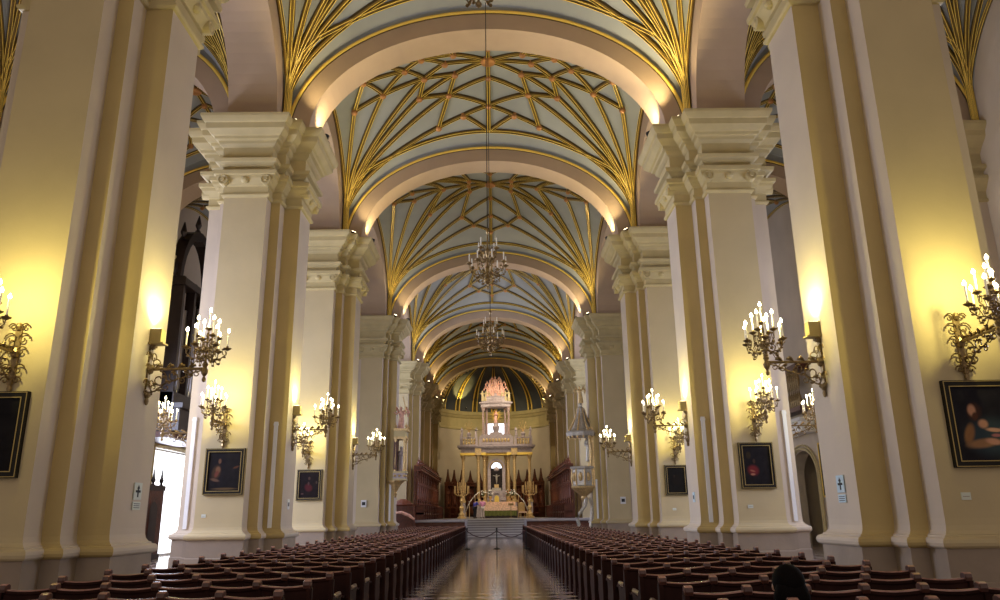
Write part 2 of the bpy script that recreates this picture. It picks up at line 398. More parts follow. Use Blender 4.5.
# outer walls with pilasters, chapel arches
def outer(s):
    m = MB(); X = 14.7*s; X2 = 15.3*s
    spans = [(ARCH[i]+1.3, ARCH[i+1]-.2) for i in range(0, 4)]
    doors = {}
    ycur = -1.0
    segs = []
    for i, (a, b) in enumerate(spans):
        c = (a+b)/2; h = 2.1
        dz0, dh = (3.6, h)
        if i == 3: c, h, dz0 = (35.6, 2.1, 4.6) if s < 0 else (36.6, 1.6, 3.1)
        segs.append((c-h, c+h, dz0))
    for (a, b, dz) in segs:
        m.box(min(X, X2), max(X, X2), ycur, a, 0, 17, 'cream')
        h = (b-a)/2; c = (a+b)/2; n = 20
        R = h*.75 if not (s < 0 and c > 35 and c < 36) else .02
        ys = [c-h*cos(pi*i/n) for i in range(n+1)]
        zz = lambda y: dz+R*sqrt(max(0, 1-((y-c)/h)**2))
        m.grid([[(X, y, 17), (X, y, zz(y)), (X2, y, zz(y)), (X2, y, 17)] for y in ys], 'cream')
        ycur = b
    m.box(min(X, X2), max(X, X2), ycur, 44.6, 0, 17, 'cream')
    o = m.build(f'wall_{side(s)}_outer'); tag(o, f'cream outer wall of the {side(s)} aisle with arched chapel openings', 'wall', None, 'structure')
    # door frames (architraves)
    for k, (a, b, dz) in enumerate(segs):
        t = MB(); xx = X-.08*s; h = (b-a)/2; c = (a+b)/2; R = h*.75 if not (s < 0 and c > 35 and c < 36) else .02
        for q, w in ((.0, .10), (.16, .07)):
            path = [(xx, a-q-.1, 0), (xx, a-q-.1, dz)]+[(xx, c-(h+q+.1)*cos(pi*i/20), dz+(R+q+.1)*sin(pi*i/20)) for i in range(1, 20)]+[(xx, b+q+.1, dz), (xx, b+q+.1, 0)]
            t.tube(path, w*.6, 'mould', 6)
        tag(t.build(f'trim_{k+1}'), 'moulded cream surround of an arched aisle opening', 'trim', 'surrounds of the aisle openings', 'structure')
    # pilasters of the aisle
    for i, yc in enumerate(PC[:4]):
        r = empty('pilaster', (14.75*s, yc, 0))
        p = MB()
        P4 = [(-.45, -.6), (.1, -.6), (.1, .6), (-.45, .6)]
        def rs(prof, mt, nm):
            q = MB(); rows = [[((x+(-o if x < 0 else 0))*s, y+(o if y > 0 else -o), z) for x, y in P4] for o, z in prof]
            q.grid(rows, mt, closed=True, cap=True); q.build(nm, r)
        rs([(.25, 0), (.25, 1.04)], 'plinth', 'plinth'); rs([(.3, 1.04), (.33, 1.12), (.3, 1.2), (.1, 1.25), (0, 1.4)], 'cream', 'base_moulding')
        rs([(0, 1.4), (0, 10.24)], 'cream', 'shaft')
        rs([(.08, 10.24), (.08, 10.33), (.03, 10.36), (.03, 10.56), (.2, 10.8), (.27, 10.9), (.27, 11.0), (.07, 11.0), (.1, 11.15), (.28, 11.24), (.28, 11.34), (.1, 11.37), (.1, 11.74), (.22, 11.9), (.4, 12.05), (.5, 12.16), (.52, 12.32), (.64, 12.48), (.65, Z0)], 'mould', 'capital')
        tag(r, f'cream pilaster on the outer wall of the {side(s)} aisle beside the {ORD[i]} pillar', 'pilaster', 'aisle pilasters', 'structure')
for s in (-1, 1): outer(s)

# chapels behind the outer walls
for s in (-1, 1):
    m = MB()
    m.box(*sorted((15.3*s, 20*s)), 33.0, 33.2, 0, 8, 'cream'); m.box(*sorted((15.3*s, 20*s)), 39.0, 39.2, 0, 8, 'cream')
    m.box(*sorted((15.3*s, 20*s)), 33.0, 39.2, 8, 8.2, 'cream')
    if s > 0: m.box(19.8, 20, 33, 39.2, 0, 8, 'cream')
    else:
        m.box(-20, -19.8, 33, 39.2, 5.6, 8, 'cream')
    tag(m.build(f'wall_{side(s)}_chapel'), f'cream side chapel walls beyond the {side(s)} aisle', 'wall', None, 'structure')
m = MB(); m.box(-14.98, -14.93, 33.5, 37.7, 0, 4.62, 'day'); o = m.build('window_1'); tag(o, 'blazing white daylit glazed side portal beyond the left aisle', 'window', None, 'structure')
f = MB()
for y in (33.56, 37.64): f.box(-14.93, -14.88, y-.06, y+.06, 0, 4.6, 'white')
for z in (.04, 4.55): f.box(-14.93, -14.88, 33.5, 37.7, z-.04, z+.04, 'white')
f.build('window_frame', o)

# transept end walls with tall windows
for s in (-1, 1):
    m = MB(); m.box(*sorted((16*s, 16.3*s)), 44.6, 56.4, 0, 17, 'cream')
    m.box(*sorted((7.9*s, 16.3*s)), 56.4, 56.7, 0, 17, 'cream')
    tag(m.build(f'wall_{side(s)}_transept'), f'cream end wall of the {side(s)} transept', 'wall', None, 'structure')
    c = MB(); c.box(*sorted((7.9*s, 16.3*s)), 44.3, 56.5, 17, 17.2, 'web'); tag(c.build('ceiling'), f'plain ceiling of the {side(s)} transept', 'ceiling', None, 'structure')
    w = MB(); w.box(*sorted((15.97*s, 16.02*s)), 47.5, 53.5, 6.5, 13.0, 'glass'); o = w.build(f'window_{2 if s<0 else 3}'); tag(o, f'tall bright window in the {side(s)} transept wall', 'window', None, 'structure')
    f = MB()
    for k in range(7): f.box(*sorted((15.9*s, 15.98*s)), 47.5+k-.05, 47.5+k+.05, 6.5, 13, 'white')
    for k in range(6): f.box(*sorted((15.9*s, 15.98*s)), 47.5, 53.5, 6.5+1.3*k-.05, 6.5+1.3*k+.05, 'white')
    f.build('window_frame', o)

# choir side walls behind pillars 5-7
for s in (-1, 1):
    m = MB(); m.box(*sorted((7.0*s, 7.3*s)), 58.3, 76, 0, 17, 'cream'); tag(m.build(f'wall_{side(s)}_choir'), f'plain cream wall behind the {side(s)} choir stalls', 'wall', None, 'structure')
# apse
YA = 76.2; RA = 6.1
m = MB(); n = 36
m.grid([[(-RA*cos(pi*i/n), YA+RA*sin(pi*i/n), z) for z in (0, 10.3)] for i in range(n+1)], 'cream')
o = m.build('wall_apse'); tag(o, 'curved olive and cream wall of the apse behind the high altar', 'wall', None, 'structure')
for p in o.data.polygons: p.use_smooth = True
m = MB()
m.grid([[(-(RA-q)*cos(pi*i/n), YA+(RA-q)*sin(pi*i/n), z) for q, z in ((0, 10.3), (.12, 10.35), (.12, 10.5), (.05, 10.55), (.05, 11.5), (.2, 11.6), (.3, 11.8), (.45, 11.85), (.5, 12.2), (.0, 12.26))] for i in range(n+1)], 'mould')
tag(m.build('trim_apse'), 'curved cornice at the foot of the apse half dome', 'cornice', None, 'structure')
m = MB(); rows = []
for j in range(13):
    e = pi/2*j/12
    rows.append([(-RA*cos(e)*cos(pi*i/n), YA+RA*cos(e)*sin(pi*i/n), 12.25+4.6*sin(e)) for i in range(n+1)])
m.grid(rows, 'apseweb')
M['apseweb'] = mat('dark_slate_dome_web', (.07, .078, .10), .6, var=.15, vscale=1)
dome = m.build('ceiling_apse', smooth=True); tag(dome, 'dark slate half dome of the apse with gilded ribs', 'half dome', None, 'structure')
for i in range(9):
    t = pi*(i+.5)/9; pts = []
    for w_ in (-.16, .16):
        pts = [(-(RA-.08)*cos(e)*cos(t+w_*cos(e)*.25), YA+(RA-.08)*cos(e)*sin(t+w_*cos(e)*.25), 12.25+(4.6-.08)*sin(e)) for e in [pi/2*j/14 for j in range(14)]]
        mb = MB(); mb.tube(pts, .07, 'gold', 6); mb.build('rib', dome)
    pts = [(-(RA-.04)*cos(e)*cos(t), YA+(RA-.04)*cos(e)*sin(t), 12.25+(4.6-.04)*sin(e)) for e in [pi/2*j/14 for j in range(14)]]
    mb = MB(); mb.tube(pts, .13, 'rib', 6); mb.build('rib', dome)
# gilded garland along the front rim of the half dome
mb = MB()
for i in range(40):
    t = pi*i/39; r = RA-.75
    mb.ball((-r*cos(t), YA+.75, 12.25+4.2*sin(t)), .2, 'gilt', 8, .16)
mb.build('garland', dome)

# ---------------------------------------------------------------- choir platform and steps
m = MB(); PZ = 1.30
m.box(-7.0, -1.95, 52.9, 58, 0, PZ, 'marble'); m.box(2.15, 7.0, 52.9, 58, 0, PZ, 'marble'); m.box(-7, 7, 57.9, 82, 0, PZ, 'marble')
o = m.build('floor_choir'); tag(o, 'raised pale marble choir platform before the altar', 'platform', None, 'structure')
m = MB(); m.box(-6.9, -1.97, 52.86, 52.9, .1, 1.12, 'stall'); m.box(2.17, 6.9, 52.86, 52.9, .1, 1.12, 'stall'); m.build('panelled_front', o)
m = MB(); m.box(-7.05, -1.93, 52.80, 53.2, PZ-.14, PZ, 'marble'); m.box(2.13, 7.05, 52.80, 53.2, PZ-.14, PZ, 'marble'); m.build('coping', o)
for k in range(8):
    m = MB(); z = PZ*(k+1)/8; y = 55.2+k*.34
    m.box(-1.95, 2.15, y, 57.92, 0 if k == 0 else PZ*k/8, z-.004, 'marble'); m.box(-1.95, 2.15, y-.05, y+.05, z-.055, z, 'nosing')
    t = m.build('step'); tag(t, 'pale marble step of the flight up to the choir platform', 'step', 'marble steps to the choir', 'structure')

# ---------------------------------------------------------------- pews
PW = 3.06
def pew_proto():
    r = empty('pew')
    m = MB(); m.box(.02, PW-.02, -.015, .015, .12, .86, 'wood'); m.box(.02, PW-.02, -.03, .03, .30, .36, 'wood')
    for k in range(7): m.box(k*PW/6*.99+.005, k*PW/6*.99+.04, -.028, .028, .1, .88, 'wood')
    m.build('backrest', r)
    t = MB(); rows = []
    n = 48
    for i in range(n+1):
        x = PW*i/n; ph = (x/(PW/6)) % 1; d = .020*sin(pi*ph)
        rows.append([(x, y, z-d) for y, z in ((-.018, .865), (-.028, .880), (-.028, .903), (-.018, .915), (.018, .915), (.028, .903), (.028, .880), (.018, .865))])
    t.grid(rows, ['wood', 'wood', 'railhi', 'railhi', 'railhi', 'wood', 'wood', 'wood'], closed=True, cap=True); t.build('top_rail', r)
    for k in range(7):
        x = .04+k*(PW-.08)/6
        m = MB(); rows = []
        for dx, s in ((-.036, .7), (-.030, .85), (.030, .85), (.036, .7)):
            rows.append([(x+dx, yy*s, .922+zz*s) for yy, zz in ((-.052, -.05), (-.064, -.015), (-.055, .025), (-.02, .042), (.02, .042), (.05, .02), (.05, -.05))])
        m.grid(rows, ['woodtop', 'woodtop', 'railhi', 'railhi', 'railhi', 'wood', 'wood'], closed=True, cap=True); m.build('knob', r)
    m = MB(); rows = []
    m.box(.02, PW-.02, .015, .44, .415, .445, 'woodseat'); m.box(.02, PW-.02, .42, .45, .36, .445, 'woodseat'); m.build('seat', r)
    for x in (0, PW-.04):
        m = MB()
        out = [(-.045, 0), (.50, 0), (.48, .06), (.40, .10), (.38, .25), (.46, .36), (.49, .44), (.46, .50), (.47, .60), (.50, .645), (.46, .68), (.34, .67), (.20, .65), (.09, .68), (.05, .76), (.045, .88), (-.045, .88)]
        rows = [[(xx, y, z) for y, z in out] for xx in (x, x+.04)]
        m.grid(rows, 'wood', closed=True, cap=True)
        m.tube([(x+.02, .10, .69), (x+.02, .3, .685), (x+.02, .47, .69), (x+.02, .51, .655)], .028, 'woodtop', 6)
        m.build('end_panel', r)
    m = MB(); m.box(.1, PW-.1, -.40, -.24, .20, .24, 'woodseat'); m.box(.15, .2, -.40, -.02, .1, .2, 'wood'); m.box(PW-.2, PW-.15, -.40, -.02, .1, .2, 'wood')
    for xx in (.12, PW-.17): m.box(xx, xx+.05, -.35, -.3, 0, .2, 'wood')
    m.build('kneeler', r)
    m = MB(); m.box(.05, PW-.05, -.16, -.02, .60, .62, 'wood'); m.build('book_ledge', r)
    return r
ORDR = ['second', 'third', 'fourth', 'fifth', 'sixth', 'seventh', 'eighth', 'ninth', 'tenth', 'eleventh', 'twelfth']
pp = pew_proto(); first = True
for s in (-1, 1):
    for k in range(42):
        o = pp if first else copy_tree(pp); first = False
        y = (4.88 if s < 0 else 4.74)+k*1.04
        o.location = (-4.76, y, 0) if s < 0 else (1.70, y, 0)
        nm = 'nearest' if k == 0 else ORDR[k-1]+' nearest' if k < 12 else None
        if nm: tag(o, f'dark wooden pew, {nm} row of the {side(s)} block', 'pew', f'pews of the {side(s)} block')
        elif k == 41: tag(o, f'dark wooden pew closing the {side(s)} block, front row by the choir steps', 'pew', f'pews of the {side(s)} block')
        else: tag(o, f'dark wooden pew in the tightly packed far rows of the {side(s)} block', 'pew', f'pews of the {side(s)} block')

# ---------------------------------------------------------------- wall candelabra
def candle_arm(r, root, ang, rad, z0, z1, lit=True, ch=.24, scale=1., name='candle_arm'):
    c, s = cos(ang), sin(ang); P = lambda d, z: (root[0]+c*d, root[1]+s*d, root[2]+z)
    m = MB()
    pts = [P(.02, z0), P(rad*.35, z0-.06), P(rad*.7, z0-.05), P(rad*.97, z0+.03), P(rad, z0+.08+(z1-z0)*.4), P(rad, z1)]
    m.tube(pts, [.014, .012, .011, .010, .010, .012], 'brass', 5)
    m.tube([P(rad*.5, z0-.05), P(rad*.62, z0+.05), P(rad*.48, z0+.10), P(rad*.38, z0+.04), P(rad*.45, z0)], .008, 'brass', 4)
    m.tube([P(rad*.95, z0+.04), P(rad*.86, z0+.12), P(rad*.76, z0+.08), P(rad*.8, z0+.02), P(rad*.86, z0+.03)], .008, 'brass', 4)
    m.tube([P(rad*.4, z0-.06), P(rad*.55, z0-.14), P(rad*.7, z0-.12), P(rad*.66, z0-.06), P(rad*.58, z0-.08)], .008, 'brass', 4)
    for q, dz in ((.3, -.07), (.66, -.07), (.88, -.02), (.5, .1), (.62, -.14), (.8, .11)):      # leaves
        a = P(rad*q, z0+dz); m.ball(a, .028, 'brass', 6, .018)
    a = m.build(name, r)
    m = MB(); m.lathe(P(rad, z1), [(.012, -.03), (.03, -.02), (.062, .0), (.068, .012), (.03, .012), (.022, .02), (.022, .045), (.016, .045)], 'brass', 9); m.build('drip_pan', a)
    m = MB(); m.lathe(P(rad, z1+.03), [(.014, 0), (.014, ch), (.004, ch+.005)], 'candle' if lit else 'candle2', 7); m.build('candle', a)
    if lit:
        m = MB(); m.lathe(P(rad, z1+.03+ch), [(.008, 0), (.022, .012), (.026, .03), (.018, .055), (.003, .08)], 'bulb', 8); m.build('bulb', a)
def scroll(m, c, r, turns, a0, ax, mt, w=.012, flip=1):
    pts = []
    for i in range(14):
        t = i/13; a = a0+flip*turns*2*pi*t; rr = r*(1-.8*t)
        pts.append((c[0]+ax[0]*cos(a)*rr, c[1]+ax[1]*cos(a)*rr, c[2]+sin(a)*rr))
    m.tube(pts, w, mt, 4)
def sconce_proto(box, L=.92):
    """local +x points away from the wall; z=0 is the level of the arm"""
    r = empty('wall_candelabrum')
    m = MB()
    m.box(0, .03, -.045, .045, -.42, .38, 'brass')
    for z, rr in ((-.42, .05), (.38, .05), (0, .07)): m.ball((.035, 0, z), rr, 'brass', 8, rr*1.3)
    m.ball((.035, 0, -.52), .035, 'brass', 8, .07)
    for sy in (-1, 1):
        for z, rr in ((-.25, .10), (.2, .10), (.02, .08), (.38, .06), (-.4, .06)):
            scroll(m, (.04, sy*.085, z), rr, 1.1, 0 if sy > 0 else pi, (0, 1), 'brass', .011, sy)
    m.build('wall_bracket', r)
    m = MB(); m.tube([(.03, 0, 0), (L*.5, 0, .0), (L, 0, .0)], [.028, .02, .026], 'brass', 8)
    scroll(m, (.20, 0, -.17), .14, 1.2, pi/2, (1, 0), 'brass', .012, -1)
    scroll(m, (.44, 0, -.12), .10, 1.2, pi/2, (1, 0), 'brass', .011, 1)
    scroll(m, (.66, 0, -.09), .08, 1.2, pi/2, (1, 0), 'brass', .010, -1)
    m.tube([(.05, 0, -.40), (.18, 0, -.34), (.32, 0, -.22), (.55, 0, -.16), (.75, 0, -.06), (L, 0, -.02)], .012, 'brass', 5)
    scroll(m, (.12, 0, .10), .09, 1.2, -pi/2, (1, 0), 'brass', .010, 1); scroll(m, (.12, 0, -.30), .08, 1.2, 0, (1, 0), 'brass', .010, -1); scroll(m, (.32, 0, -.30), .07, 1.1, pi/2, (1, 0), 'brass', .009, 1)
    scroll(m, (.56, 0, -.20), .06, 1.1, pi/2, (1, 0), 'brass', .009, -1); scroll(m, (.80, 0, -.08), .06, 1.1, pi/2, (1, 0), 'brass', .009, 1)
    for x in (.16, .34, .52, .70):
        for dy in (-.05, .05): m.tube([(x-.05, 0, .0), (x, dy*.5, .05), (x+.04, dy, .07), (x+.06, dy, .05)], [.008, .022, .026, .004], 'brass', 5)
    for x, z in ((.2, -.34), (.35, -.21), (.52, -.17), (.7, -.10), (.28, -.13), (.14, -.24), (.42, -.06), (.62, -.05)):
        for dy in (-.03, .03): m.ball((x, dy, z), .034, 'brass', 6, .024)
    m.build('arm', r)
    m = MB(); m.lathe((L, 0, 0), [(.01, -.22), (.03, -.20), (.035, -.17), (.015, -.13), (.05, -.08), (.06, -.03), (.03, .02), (.05, .07), (.02, .12), (.018, .25), (.035, .28), (.018, .31), (.016, .50), (.03, .55), (.014, .60)], 'brass', 10)
    m.build('stem', r)
    for k in range(6): candle_arm(r, (L, 0, 0), 2*pi*(k+.25)/6, .32, .22, .34)
    for k in range(4): candle_arm(r, (L, 0, 0), 2*pi*(k+.5)/4, .18, .36, .52)
    candle_arm(r, (L, 0, 0), 0, .012, .58, .66, ch=.26)
    if box:
        m = MB(); b = .085
        rows = [[(x0, y0, z) for x0, y0 in ((.0, -b*q), (.19*q, -b*q), (.19*q, b*q), (.0, b*q))] for z, q in ((.40, 1.0), (.405, 1.25), (.43, 1.25), (.435, 1.0), (.66, 1.0))]
        m.grid(rows, 'boxm', closed=True, cap=True); m.build('lamp_box', r)
        m = MB(); m.box(.02, .17, -.07, .07, .661, .668, 'flood'); m.build('lamp_lens', r)
    return r
S1 = sconce_proto(True); S2 = None
def point(name, loc, e, c, r=.05):
    l = bpy.data.lights.new(name, 'POINT'); l.energy = e; l.color = c; l.shadow_soft_size = r
    o = bpy.data.objects.new(name, l); col.objects.link(o); o.location = loc; return o
def spot(name, loc, to, e, c, ang=90, blend=.8, r=.05):
    l = bpy.data.lights.new(name, 'SPOT'); l.energy = e; l.color = c; l.spot_size = radians(ang); l.spot_blend = blend; l.shadow_soft_size = r
    o = bpy.data.objects.new(name, l); col.objects.link(o); o.location = loc
    o.rotation_euler = (Vector(to)-Vector(loc)).to_track_quat('-Z', 'Y').to_euler(); return o
def area(name, loc, to, e, c, sx, sy):
    l = bpy.data.lights.new(name, 'AREA'); l.energy = e; l.color = c; l.shape = 'RECTANGLE'; l.size = sx; l.size_y = sy
    o = bpy.data.objects.new(name, l); col.objects.link(o); o.location = loc
    o.rotation_euler = (Vector(to)-Vector(loc)).to_track_quat('-Z', 'Y').to_euler(); return o
WARM = (1, .88, .30)
E_SC, E_BOX = 85, 230
used1 = False
S2 = copy_tree(S1)
for ch in list(S2.children):
    if ch.name.startswith('lamp_'):
        bpy.data.objects.remove(ch, do_unlink=True)
used2 = False
for i, yc in enumerate(PC[:3]):
    for s in (-1, 1):
        # nave face, arm points into the nave
        o = S1 if not used1 else copy_tree(S1); used1 = True
        o.location = (5.5*s, yc+.04, 3.90); o.rotation_euler = (0, 0, pi if s > 0 else 0)
        tag(o, f'brass candelabrum with ivory lamp box reaching into the nave from the {ORD[i]} {side(s)} pillar', 'candelabrum', 'wall candelabra')
        point('candle_glow', ((5.5-.92)*s, yc+.04, 4.62), E_SC, WARM)
        spot('wall_washer', ((5.5-.16)*s, yc+.04, 4.62), (5.50*s, yc+.04, 8.0), E_BOX*1.0, (1, .88, .30), 140, 1, .08)
        # front face, arm points towards the viewer
        for kind in ('front', 'aisle'):
            if kind == 'aisle' and i == 0: continue
            o = S2 if not used2 else copy_tree(S2); used2 = True
            if kind == 'front':
                fx = -6.72 if (s < 0 and i == 0) else 6.86*s
                o.location = (fx, yc-1.45, 3.87); o.rotation_euler = (0, 0, -pi/2)
                tag(o, f'brass candelabrum above the painting on the front of the {ORD[i]} {side(s)} pillar', 'candelabrum', 'wall candelabra')
                point('candle_glow', (fx, yc-1.45-.92, 4.62), E_SC*1.5, WARM)
            else:
                o.location = (8.16*s, yc, 3.85); o.rotation_euler = (0, 0, 0 if s > 0 else pi)
                tag(o, f'brass candelabrum on the aisle side of the {ORD[i]} {side(s)} pillar', 'candelabrum', 'wall candelabra')
                point('candle_glow', (9.08*s, yc, 4.57), E_SC, WARM)

# ---------------------------------------------------------------- hanging chandeliers
def chandelier(y, zb, scl, label, top):
    r = empty('chandelier', (0, y, zb))
    m = MB(); m.lathe((0, 0, 0), [(.005, 0), (.03, .02), (.035, .05), (.01, .09), (.02, .12), (.09, .18), (.10, .24), (.04, .30), (.02, .36), (.06, .42), (.08, .48), (.03, .56), (.02, .75), (.05, .82), (.06, .9), (.02, .98), (.015, 1.3), (.04, 1.36), (.02, 1.45)], 'brass', 12)
    m.build('stem', r)
    for k in range(8): candle_arm(r, (0, 0, 0), 2*pi*(k+.3)/8, .42, .40, .58, lit=False, ch=.20)
    for k in range(4): candle_arm(r, (0, 0, 0), 2*pi*(k+.6)/4, .25, .74, .92, lit=False, ch=.22)
    for k in range(6):
        m = MB(); c_, s_ = cos(2*pi*k/6), sin(2*pi*k/6)
        m.tube([(c_*.03, s_*.03, .95), (c_*.16, s_*.16, 1.02), (c_*.18, s_*.18, .92), (c_*.1, s_*.1, .88)], .009, 'brass', 4)
        m.tube([(c_*.05, s_*.05, .25), (c_*.2, s_*.2, .16), (c_*.27, s_*.27, .28), (c_*.18, s_*.18, .34)], .010, 'brass', 4)
        for q in (.12, .2, .26): m.ball((c_*q, s_*q, .20), .022, 'brass', 6)
        m.build('scroll', r)
    m = MB(); m.tube([(0, 0, 1.42), (0, 0, (top-zb)/scl)], .010, 'black', 5); m.build('suspension_rod', r)
    r.scale = (scl,)*3
    tag(r, label, 'chandelier', 'chandeliers hanging over the aisle'); return r
chandelier(7.0, 6.80, 1.0, 'brass chandelier nearest the viewer, only its lowest scrolls in the picture', 18.3)
chandelier(16.2, 6.38, 1.0, 'brass chandelier with white unlit candles hanging before the third arch', 18.3)
chandelier(25.2, 6.72, 1.12, 'smaller looking brass chandelier hanging deeper in the nave above the altar', 18.3)

# ---------------------------------------------------------------- paintings
def painting(x, y, z0, z1, x0, x1, cm, label, style='gold'):
    w, h = (x1-x0), (z1-z0)
    r = empty('painting', ((x0+x1)/2, y, (z0+z1)/2))
    M[cm.name] = cm
    m = MB(); m.box(-1, 1, -.02, .0, -1, 1, cm.name); c = m.build('canvas', r); c.scale = (w/2-.07, 1, h/2-.07); c.location = (0, -.03, 0)
    def ring(q0, q1, y0, y1, mt, nm):
        m = MB(); W, H = w/2, h/2
        m.box(-W+q0, W-q0, y0, y1, H-q1, H-q0, mt); m.box(-W+q0, W-q0, y0, y1, -H+q0, -H+q1, mt)
        m.box(-W+q0, -W+q1, y0, y1, -H+q1, H-q1, mt); m.box(W-q1, W-q0, y0, y1, -H+q1, H-q1, mt); m.build(nm, r)
    ring(0, .095, -.07, -.0, 'frameblack', 'frame'); ring(.010, .020, -.078, -.069, 'oldgold', 'gilt_fillet'); ring(.080, .092, -.078, -.069, 'oldgold', 'gilt_fillet')
    tag(r, label, 'painting'); return r
M['oldgold'] = mat('aged_gilt', (.45, .33, .12), .45, .3)
M['frameblack'] = mat('black_frame', (.010, .008, .006), .5, spec=.25)
K = (.012, .010, .012)
skn = (.42, .22, .14)
cA = canvas_mat('painting_of_bearded_man', (.014, .013, .018), [(x-.30, z, a, b_, c, tuple(q*1.7 for q in k)) for x, z, a, b_, c, k in [(.1, -.35, .62, .55, 0, (.03, .045, .055)), (-.38, -.28, .12, .30, .25, (.22, .11, .05)), (-.12, -.52, .38, .13, -.15, (.26, .14, .07)), (-.2, .30, .17, .26, .1, (.05, .025, .02)), (-.25, .34, .10, .17, 0, skn), (-.2, .18, .07, .12, .1, (.07, .03, .02)), (-.05, -.02, .12, .13, 0, skn), (.17, -.18, .20, .06, .1, (.48, .27, .18)), (.42, -.16, .12, .10, 0, (.55, .45, .38)), (.12, -.48, .20, .09, .2, (.42, .22, .15)), (.2, -.32, .12, .05, 0, (.30, .12, .12))]])
cB = canvas_mat('very_dark_painting', (.010, .009, .011), [(.1, .1, .3, .35, 0, (.03, .018, .015)), (.15, .35, .09, .12, 0, (.08, .045, .03))])
cC = canvas_mat('painting_of_seated_figure', (.012, .010, .012), [(-.45, -.05, .28, .4, .3, (.09, .05, .03)), (-.35, .08, .16, .18, 0, (.24, .12, .07)), (-.42, -.12, .12, .2, .5, (.22, .07, .05)), (-.28, .5, .10, .14, 0, (.20, .10, .06)), (-.5, -.42, .3, .08, .2, (.18, .10, .07)), (.1, -.85, .8, .06, 0, (.16, .10, .05)), (.7, .2, .2, .06, -.3, (.12, .05, .03))])
cD = canvas_mat('painting_with_red_cloth', (.012, .010, .012), [(-.3, -.25, .42, .28, .1, (.22, .03, .035)), (-.35, -.45, .18, .06, 0, (.5, .22, .15)), (-.2, .2, .1, .13, 0, (.07, .04, .03)), (-.55, .5, .2, .2, 0, (.05, .035, .02)), (-.35, -.28, .2, .05, .2, (.42, .15, .10))])
cE = canvas_mat('painting_in_dark_red', (.012, .008, .009), [(-.05, -.2, .4, .3, .3, (.10, .02, .025)), (0, .48, .13, .14, 0, (.09, .05, .04)), (-.05, .1, .1, .15, 0, (.10, .05, .05)), (.7, .18, .1, .12, 0, (.07, .05, .04)), (-.6, -.65, .15, .06, 0, (.12, .06, .06))])
cF = canvas_mat('black_varnished_painting', (.009, .008, .007), [(0, 0, .5, .4, 0, (.018, .013, .010)), (-.2, .3, .1, .12, 0, (.04, .025, .02))])
yf = [c-1.45 for c in PC]
painting(0, yf[0], 2.10, 3.31, 6.47, 7.90, cA, 'framed painting of a bearded man with clasped hands on the nearest right pillar')
painting(0, yf[0], 2.12, 3.31, -7.75, -6.42, cB, 'almost black framed painting cut by the picture edge on the nearest left pillar')
painting(0, yf[1], 2.13, 3.28, -7.27, -6.27, cC, 'framed painting of a seated figure on the second left pillar')
painting(0, yf[1], 2.12, 3.27, 6.37, 7.25, cD, 'framed painting with a red cloth on the second right pillar')
painting(0, yf[2], 2.15, 3.27, -7.24, -6.32, cE, 'framed dark red painting on the third left pillar')
painting(0, yf[2], 2.17, 3.27, 6.42, 7.25, cF, 'black varnished framed painting on the third right pillar')
# gilt edged painting on the right outer wall, seen edge on
r = empty('painting', (14.62, 33.6, 3.3)); m = MB(); m.box(-.08, .0, -.7, .7, -1.1, 1.1, 'frameblack'); m.build('canvas', r)
m = MB()
for a in (-.78, .70): m.box(-.1, .0, a, a+.08, -1.15, 1.15, 'gold')
for a in (-1.18, 1.10): m.box(-.1, .0, -.78, .78, a, a+.08, 'gold')
m.build('frame', r); tag(r, 'gilt framed painting seen edge-on on the right aisle wall', 'painting')

# ---------------------------------------------------------------- signs, plates, conduits
def sign(s, y, z, label):
    r = empty('wall_sign', (5.49*s, y, z)); e = -s
    m = MB(); m.box(*sorted((0, e*.012)), -.13, .13, -.02, .24, 'signwhite' if s < 0 else 'signblue'); m.build('panel', r)
    m = MB(); x = e*.016
    m.box(*sorted((0, x)), -.02, .02, .02, .16, 'black'); m.box(*sorted((0, x)), -.08, .08, .09, .125, 'black')
    n = len(m.v); m.v += [(x, -.05, .15), (x, .05, .15), (x, 0, .21)]; m.f.append((n, n+1, n+2)); m.m.append(0); m.build('arrow_symbol', r)
    m = MB(); m.box(*sorted((0, e*.012)), -.13, .13, -.17, -.05, 'signwhite' if s < 0 else 'signblue')
    for k in range(3): m.box(*sorted((0, e*.014)), -.10, .10, -.085-.03*k, -.075-.03*k, 'black')
    m.build('caption_plate', r)
    tag(r, label, 'sign')
sign(-1, 12.3, 1.87, 'small white pictogram sign with plate below on the nearest left pillar')
sign(1, 12.1, 1.84, 'small pale blue pictogram sign with plate below on the nearest right pillar')
def plate(x, y, z, w, h, mt, label):
    m = MB(); m.box(x-w/2, x+w/2, y-.012, y, z-h/2, z+h/2, mt); m.box(x-w*.35, x+w*.35, y-.014, y, z-.008, z, 'plinth'); tag(m.build('label_plate'), label, 'label plate')
plate(6.57, yf[0], 1.72, .13, .10, 'signwhite', 'small pale label plate beneath the painting of the bearded man')
plate(-7.2, yf[1], 1.62, .11, .08, 'signwhite', 'small pale label plate beneath the painting of the seated figure')
plate(6.55, yf[1], 1.68, .13, .08, 'signwhite', 'small pale label plate beneath the painting with the red cloth')
plate(6.7, yf[2], 1.68, .13, .08, 'signwhite', 'small pale label plate beneath the black varnished painting')
def small_sign(x, y, z, mt, label, sgn):
    m = MB(); m.box(*sorted((x, x-.02*sgn)), y-.1, y+.1, z-.13, z+.13, mt); m.box(*sorted((x-.02*sgn, x-.025*sgn)), y-.05, y+.05, z-.05, z+.05, 'black'); tag(m.build('notice'), label, 'notice')
small_sign(-5.5, 21.3, 1.9, 'white', 'faint small notice on the nave face of the second left pillar', -1)
small_sign(5.5, 21.2, 1.95, 'signblue', 'tiny pale notice on the nave face of the second right pillar', 1)
small_sign(14.7, 38.9, 2.2, 'signred', 'tiny red and white notice beside the right aisle doorway', 1)
